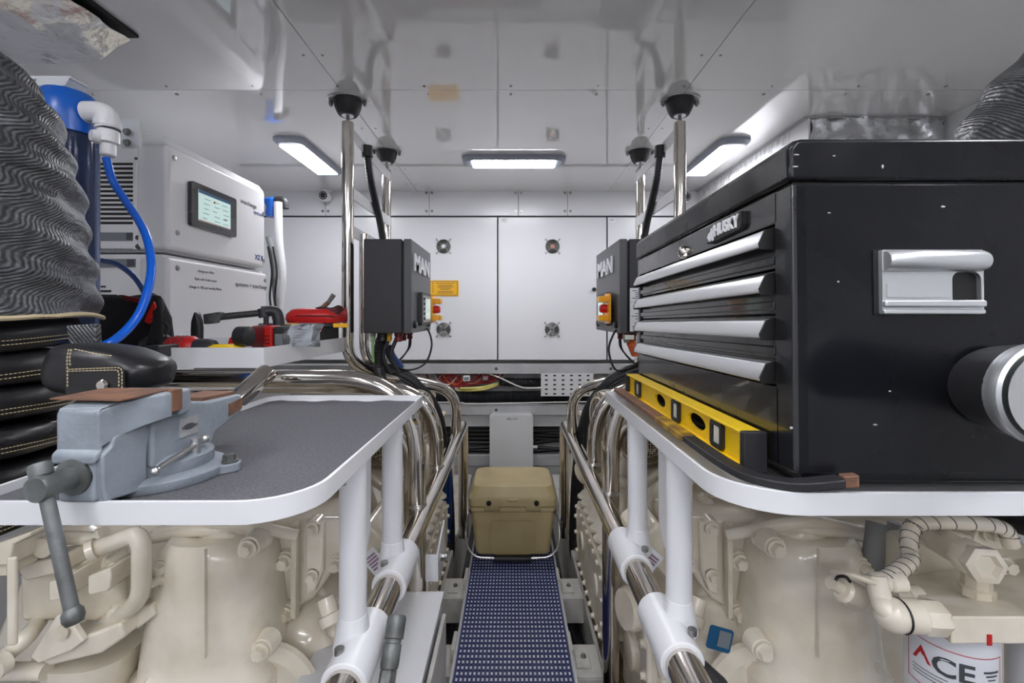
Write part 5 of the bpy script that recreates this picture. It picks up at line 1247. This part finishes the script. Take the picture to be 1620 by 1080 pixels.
# black pipe handle assembly leaning on the cabinet
ph = thing('pump_handle', 'dark pipe handle with upright black grip beside lower cabinet', 'tool', P(312,540,1.38))
MB().loft([dome_sec(P(312,0,1.36).x, 1.36, P(0,py,1.36).z, w_*1.36/F, .012, 2.4, 20) for py, w_ in ((545,8.5),(520,9),(508,8),(499,4.5),(494,1.2))]).build('grip', M['rub'], ph, ang=60)
MB().prism([P(px,py,1.38) for px,py in ((320,497),(346,493),(347,496),(338,511),(322,513))], (0,.03,0)).build('clamp_block', M['iron'], ph, bevel=.004)
MB().tube([P(340,502,1.40),P(420,494,1.46)], .0105, 14).build('bar', M['blk'], ph)
MB().cyl(P(416,488,1.455), P(418,502,1.455), .016, n=14).build('collar', M['blk'], ph)
MB().tube(fillet([P(414,493,1.455),P(436,491,1.47),P(441,505,1.47),P(441,518,1.47)],.03), .0175, 14).build('elbow', M['blk'], ph)
MB().cyl(P(421,500,1.455), P(421,520,1.455), .008, n=10).build('stud', M['blk'], ph)
tag(MB().lathe([(.032,0),(.036,.01),(.03,.05),(.015,.075)], P(262,553,1.25)+V((0,0,.005)), (-1,.2,.1), 18).build('cap', M['blk']), 'dark round cap between the black bag and red tool', 'cap')

# brace behind the left tray and the ribbed duct seen through the gap
tag(MB().lathe([(.0215,0),(.0225,.002),(.0225,.14),(.020,.146),(.012,.150)], P(350,655,.98), (P(403,607,1.06)-P(350,655,.98)), 24).build('stay_tube', M['steel']), 'short slanted stainless tube behind the vise', 'tube')
tag(corrugated([P(338,600,1.5),P(340,660,1.5),P(342,720,1.5)], .032, .016, 16, .1).build('ribbed_hose', M['white2'], ang=60), 'white ribbed hose glimpsed behind the left tray', 'hose')
wp_ = tag(MB().box(-1.25,-.80,1.6,1.64,.2,.74).build('side_panel', M['white']), 'plain white panel glimpsed behind the vise', 'panel')
tag(MB().box(-1.3,-.50,1.86,1.88,.0,.80).build('side_panel', M['greyp']), 'grey panel beneath the tool tray', 'panel')

# ---------------------------------------------------------------- bench vise
def vise():
    O = V((-.456,.592,.792)); th = math.radians(-3)
    R = Matrix.Rotation(th, 3, 'Z')
    t = thing('bench_vise', 'grey bench vise with hanging handle on the left bench tray', 'vise', O)
    g_, ir, ru = M['grey'], M['iron'], M['rust']
    def L(v, u, w_): return O+R @ V((v*.94, u*.9, w_*.98))          # v across, u along the screw away from the viewer, w up
    def pr(poly, vec): return MB().prism([L(*p) for p in poly], R @ V(vec))
    # base plate with lugs, swivel
    b = MB().lathe([(.072,0),(.074,.004),(.074,.012),(.066,.016)], O, Z, 44).build('base_plate', g_, t, bevel=.001)
    for a in (20, 140, 265):
        c_, s_ = math.cos(math.radians(a)), math.sin(math.radians(a))
        lg = MB().loft([[L(*(V((c_*r_-s_*w_*q, s_*r_+c_*w_*q, z)))) for q, z in ((-1,0),(1,0),(1,.012),(-1,.012))] for r_, w_ in ((.055,.03),(.078,.018),(.092,.013),(.098,.006))]).build('lug', g_, b, bevel=.002)
        MB().hexbolt(L(c_*.083, s_*.083, .012), Z, .0085, .008).build('lug_bolt', ir, lg)
    MB().lathe([(.056,.014),(.058,.018),(.058,.03),(.048,.036)], O, Z, 44).build('swivel', g_, t, bevel=.001)
    # fixed body: pillar, fixed jaw, anvil tail
    body = [(.0,-.058,.028),(.0,.050,.028),(.0,.060,.045),(.0,.125,.062),(.0,.125,.090),(.0,.045,.092),(.0,.012,.098),(.0,-.004,.118),(.0,-.030,.118),(.0,-.030,.085),(.0,-.058,.085)]
    MB().prism([L(-.030, u, w_) for _, u, w_ in body], R @ V((.062,0,0))).build('fixed_body', g_, t, bevel=.004, seg=3)
    # wide fixed jaw
    MB().loft([[L(v, -.030, z) for v, z in ((-.048,.086),(.050,.086),(.050,.118),(-.048,.118))], [L(v, -.006, z) for v, z in ((-.045,.088),(.047,.088),(.047,.118),(-.045,.118))], [L(v, .006, z) for v, z in ((-.030,.088),(.032,.088),(.032,.116),(-.030,.116))]]).build('fixed_jaw', g_, t, bevel=.003)
    MB().obox(L(.001,-.034,.108), (.098,.009,.026), R).build('jaw_plate', ru, t, bevel=.001)
    pr([(-.026,.045,.091),(.026,.045,.091),(.026,.122,.089),(-.026,.122,.089)], (0,0,.006)).build('anvil_face', ru, t, bevel=.001)
    pr([(.0355,.09,.062),(.0355,.122,.068),(.0355,.122,.084),(.0355,.09,.080)], (.002,0,0)).build('anvil_side_plate', ru, t)
    np_ = plate('name_plate', [rrect(.032,.024,.001)], L(.0372,.004,.066), R @ Y_, Z, .0015, M['alu'], t)
    plate('name_plate_mark', [[(a, b*1) for a, b in ell(0,0,.010,.004,16)]], L(.0378,.004,.066), R @ Y_, Z, .0006, M['ink'], np_)
    for a in (-.0125, .0125): MB().lathe([(.002,0),(.002,.001)], L(.0372,.004+a,.066), R @ X, 10).build('rivet', M['bolt'], np_)
    # movable jaw: side profile with a deep throat, extruded across, then a flaring head
    mv = [(-.060,.004),(-.118,.010),(-.122,.030),(-.122,.062),(-.110,.070),(-.108,.078),(-.064,.094),(-.056,.090),(-.052,.072),(-.058,.060),(-.060,.045)]
    MB().prism([L(-.024, u, w_) for u, w_ in mv], R @ V((.052,0,0))).build('movable_body', g_, t, bevel=.003, seg=3)
    MB().prism([L(-.019, u, w_) for u, w_ in ((-.125,.012),(-.02,.012),(-.02,.060),(-.125,.060))], R @ V((.040,0,0))).build('slide', g_, t, bevel=.003)
    secs = []
    for u, hw, z0, z1 in ((-.122,.024,.056,.108),(-.118,.025,.070,.113),(-.095,.030,.078,.117),(-.075,.040,.084,.119),(-.058,.050,.088,.120),(-.046,.051,.089,.120)):
        secs.append([L(-hw, u, z0), L(hw+.002, u, z0), L(hw+.002, u, z1-.003), L(hw-.001, u, z1), L(-hw+.003, u, z1), L(-hw, u, z1-.003)])
    MB().loft(secs).build('movable_jaw', g_, t, bevel=.002)
    pr([(-.026,-.128,.052),(.028,-.128,.052),(.028,-.116,.060),(-.026,-.116,.060)], (0,0,.012)).build('shoulder_band', g_, t, bevel=.004)
    MB().obox(L(.001,-.0425,.108), (.098,.008,.027), R).build('jaw_plate', ru, t, bevel=.001)
    pr([(-.045,-.110,.1195),(.040,-.110,.1185),(.047,-.047,.1205),(-.047,-.047,.1205)], (0,0,.0016)).build('jaw_top', ru, t)
    # screw head, handle
    sw = MB().lathe([(.017,0),(.019,.003),(.019,.008),(.012,.010),(.012,.018),(.0115,.026),(.0128,.028),(.0132,.041),(.0122,.043)], L(.001,-.120,.040), R @ V((0,-1,0)), 30).build('screw_head', ir, t)
    MB().lathe([(.018,0),(.0198,.002),(.018,.005)], L(.001,-.122,.040), R @ V((0,-1,0)), 30).build('thrust_ring', M['black'], sw)
    hc = L(.001,-.120,.040)+R @ V((0,-.034,0)); hdv = (P(146,1002,.412)-P(88,745,.425)).normalized()
    hd = MB().tube([hc-hdv*.018, hc+hdv*.05, hc+hdv*.126], .0060, 18).build('handle_bar', ir, t)
    MB().lathe([(.006,-.005),(.0092,-.002),(.0096,.006),(.0085,.010),(.004,.011)], hc-hdv*.014, -hdv, 22).build('handle_knob', ir, hd)
    MB().lathe([(.006,-.005),(.0086,-.001),(.0090,.005),(.007,.010),(.003,.011)], hc+hdv*.124, hdv, 22).build('handle_knob', ir, hd)
    # swivel lock lever on the right of the base
    lo = L(.052,-.004,.034)
    lv = MB().cyl(lo+V((0,0,-.006)), lo+V((0,0,.018)), .006, n=16).build('lock_bolt', M['flat'], t)
    MB().tube([lo+V((.002,.012,.013)), lo+V((-.002,-.062,-.002))], .0036, 12).build('lock_lever', M['flat'], lv)
    MB().sph(lo+V((.002,.014,.013)), .0062, 14).build('lever_ball', M['flat'], lv)
    MB().sph(lo+V((-.002,-.064,-.003)), .0055, 14).build('lever_ball', M['flat'], lv)
    return t
vise()
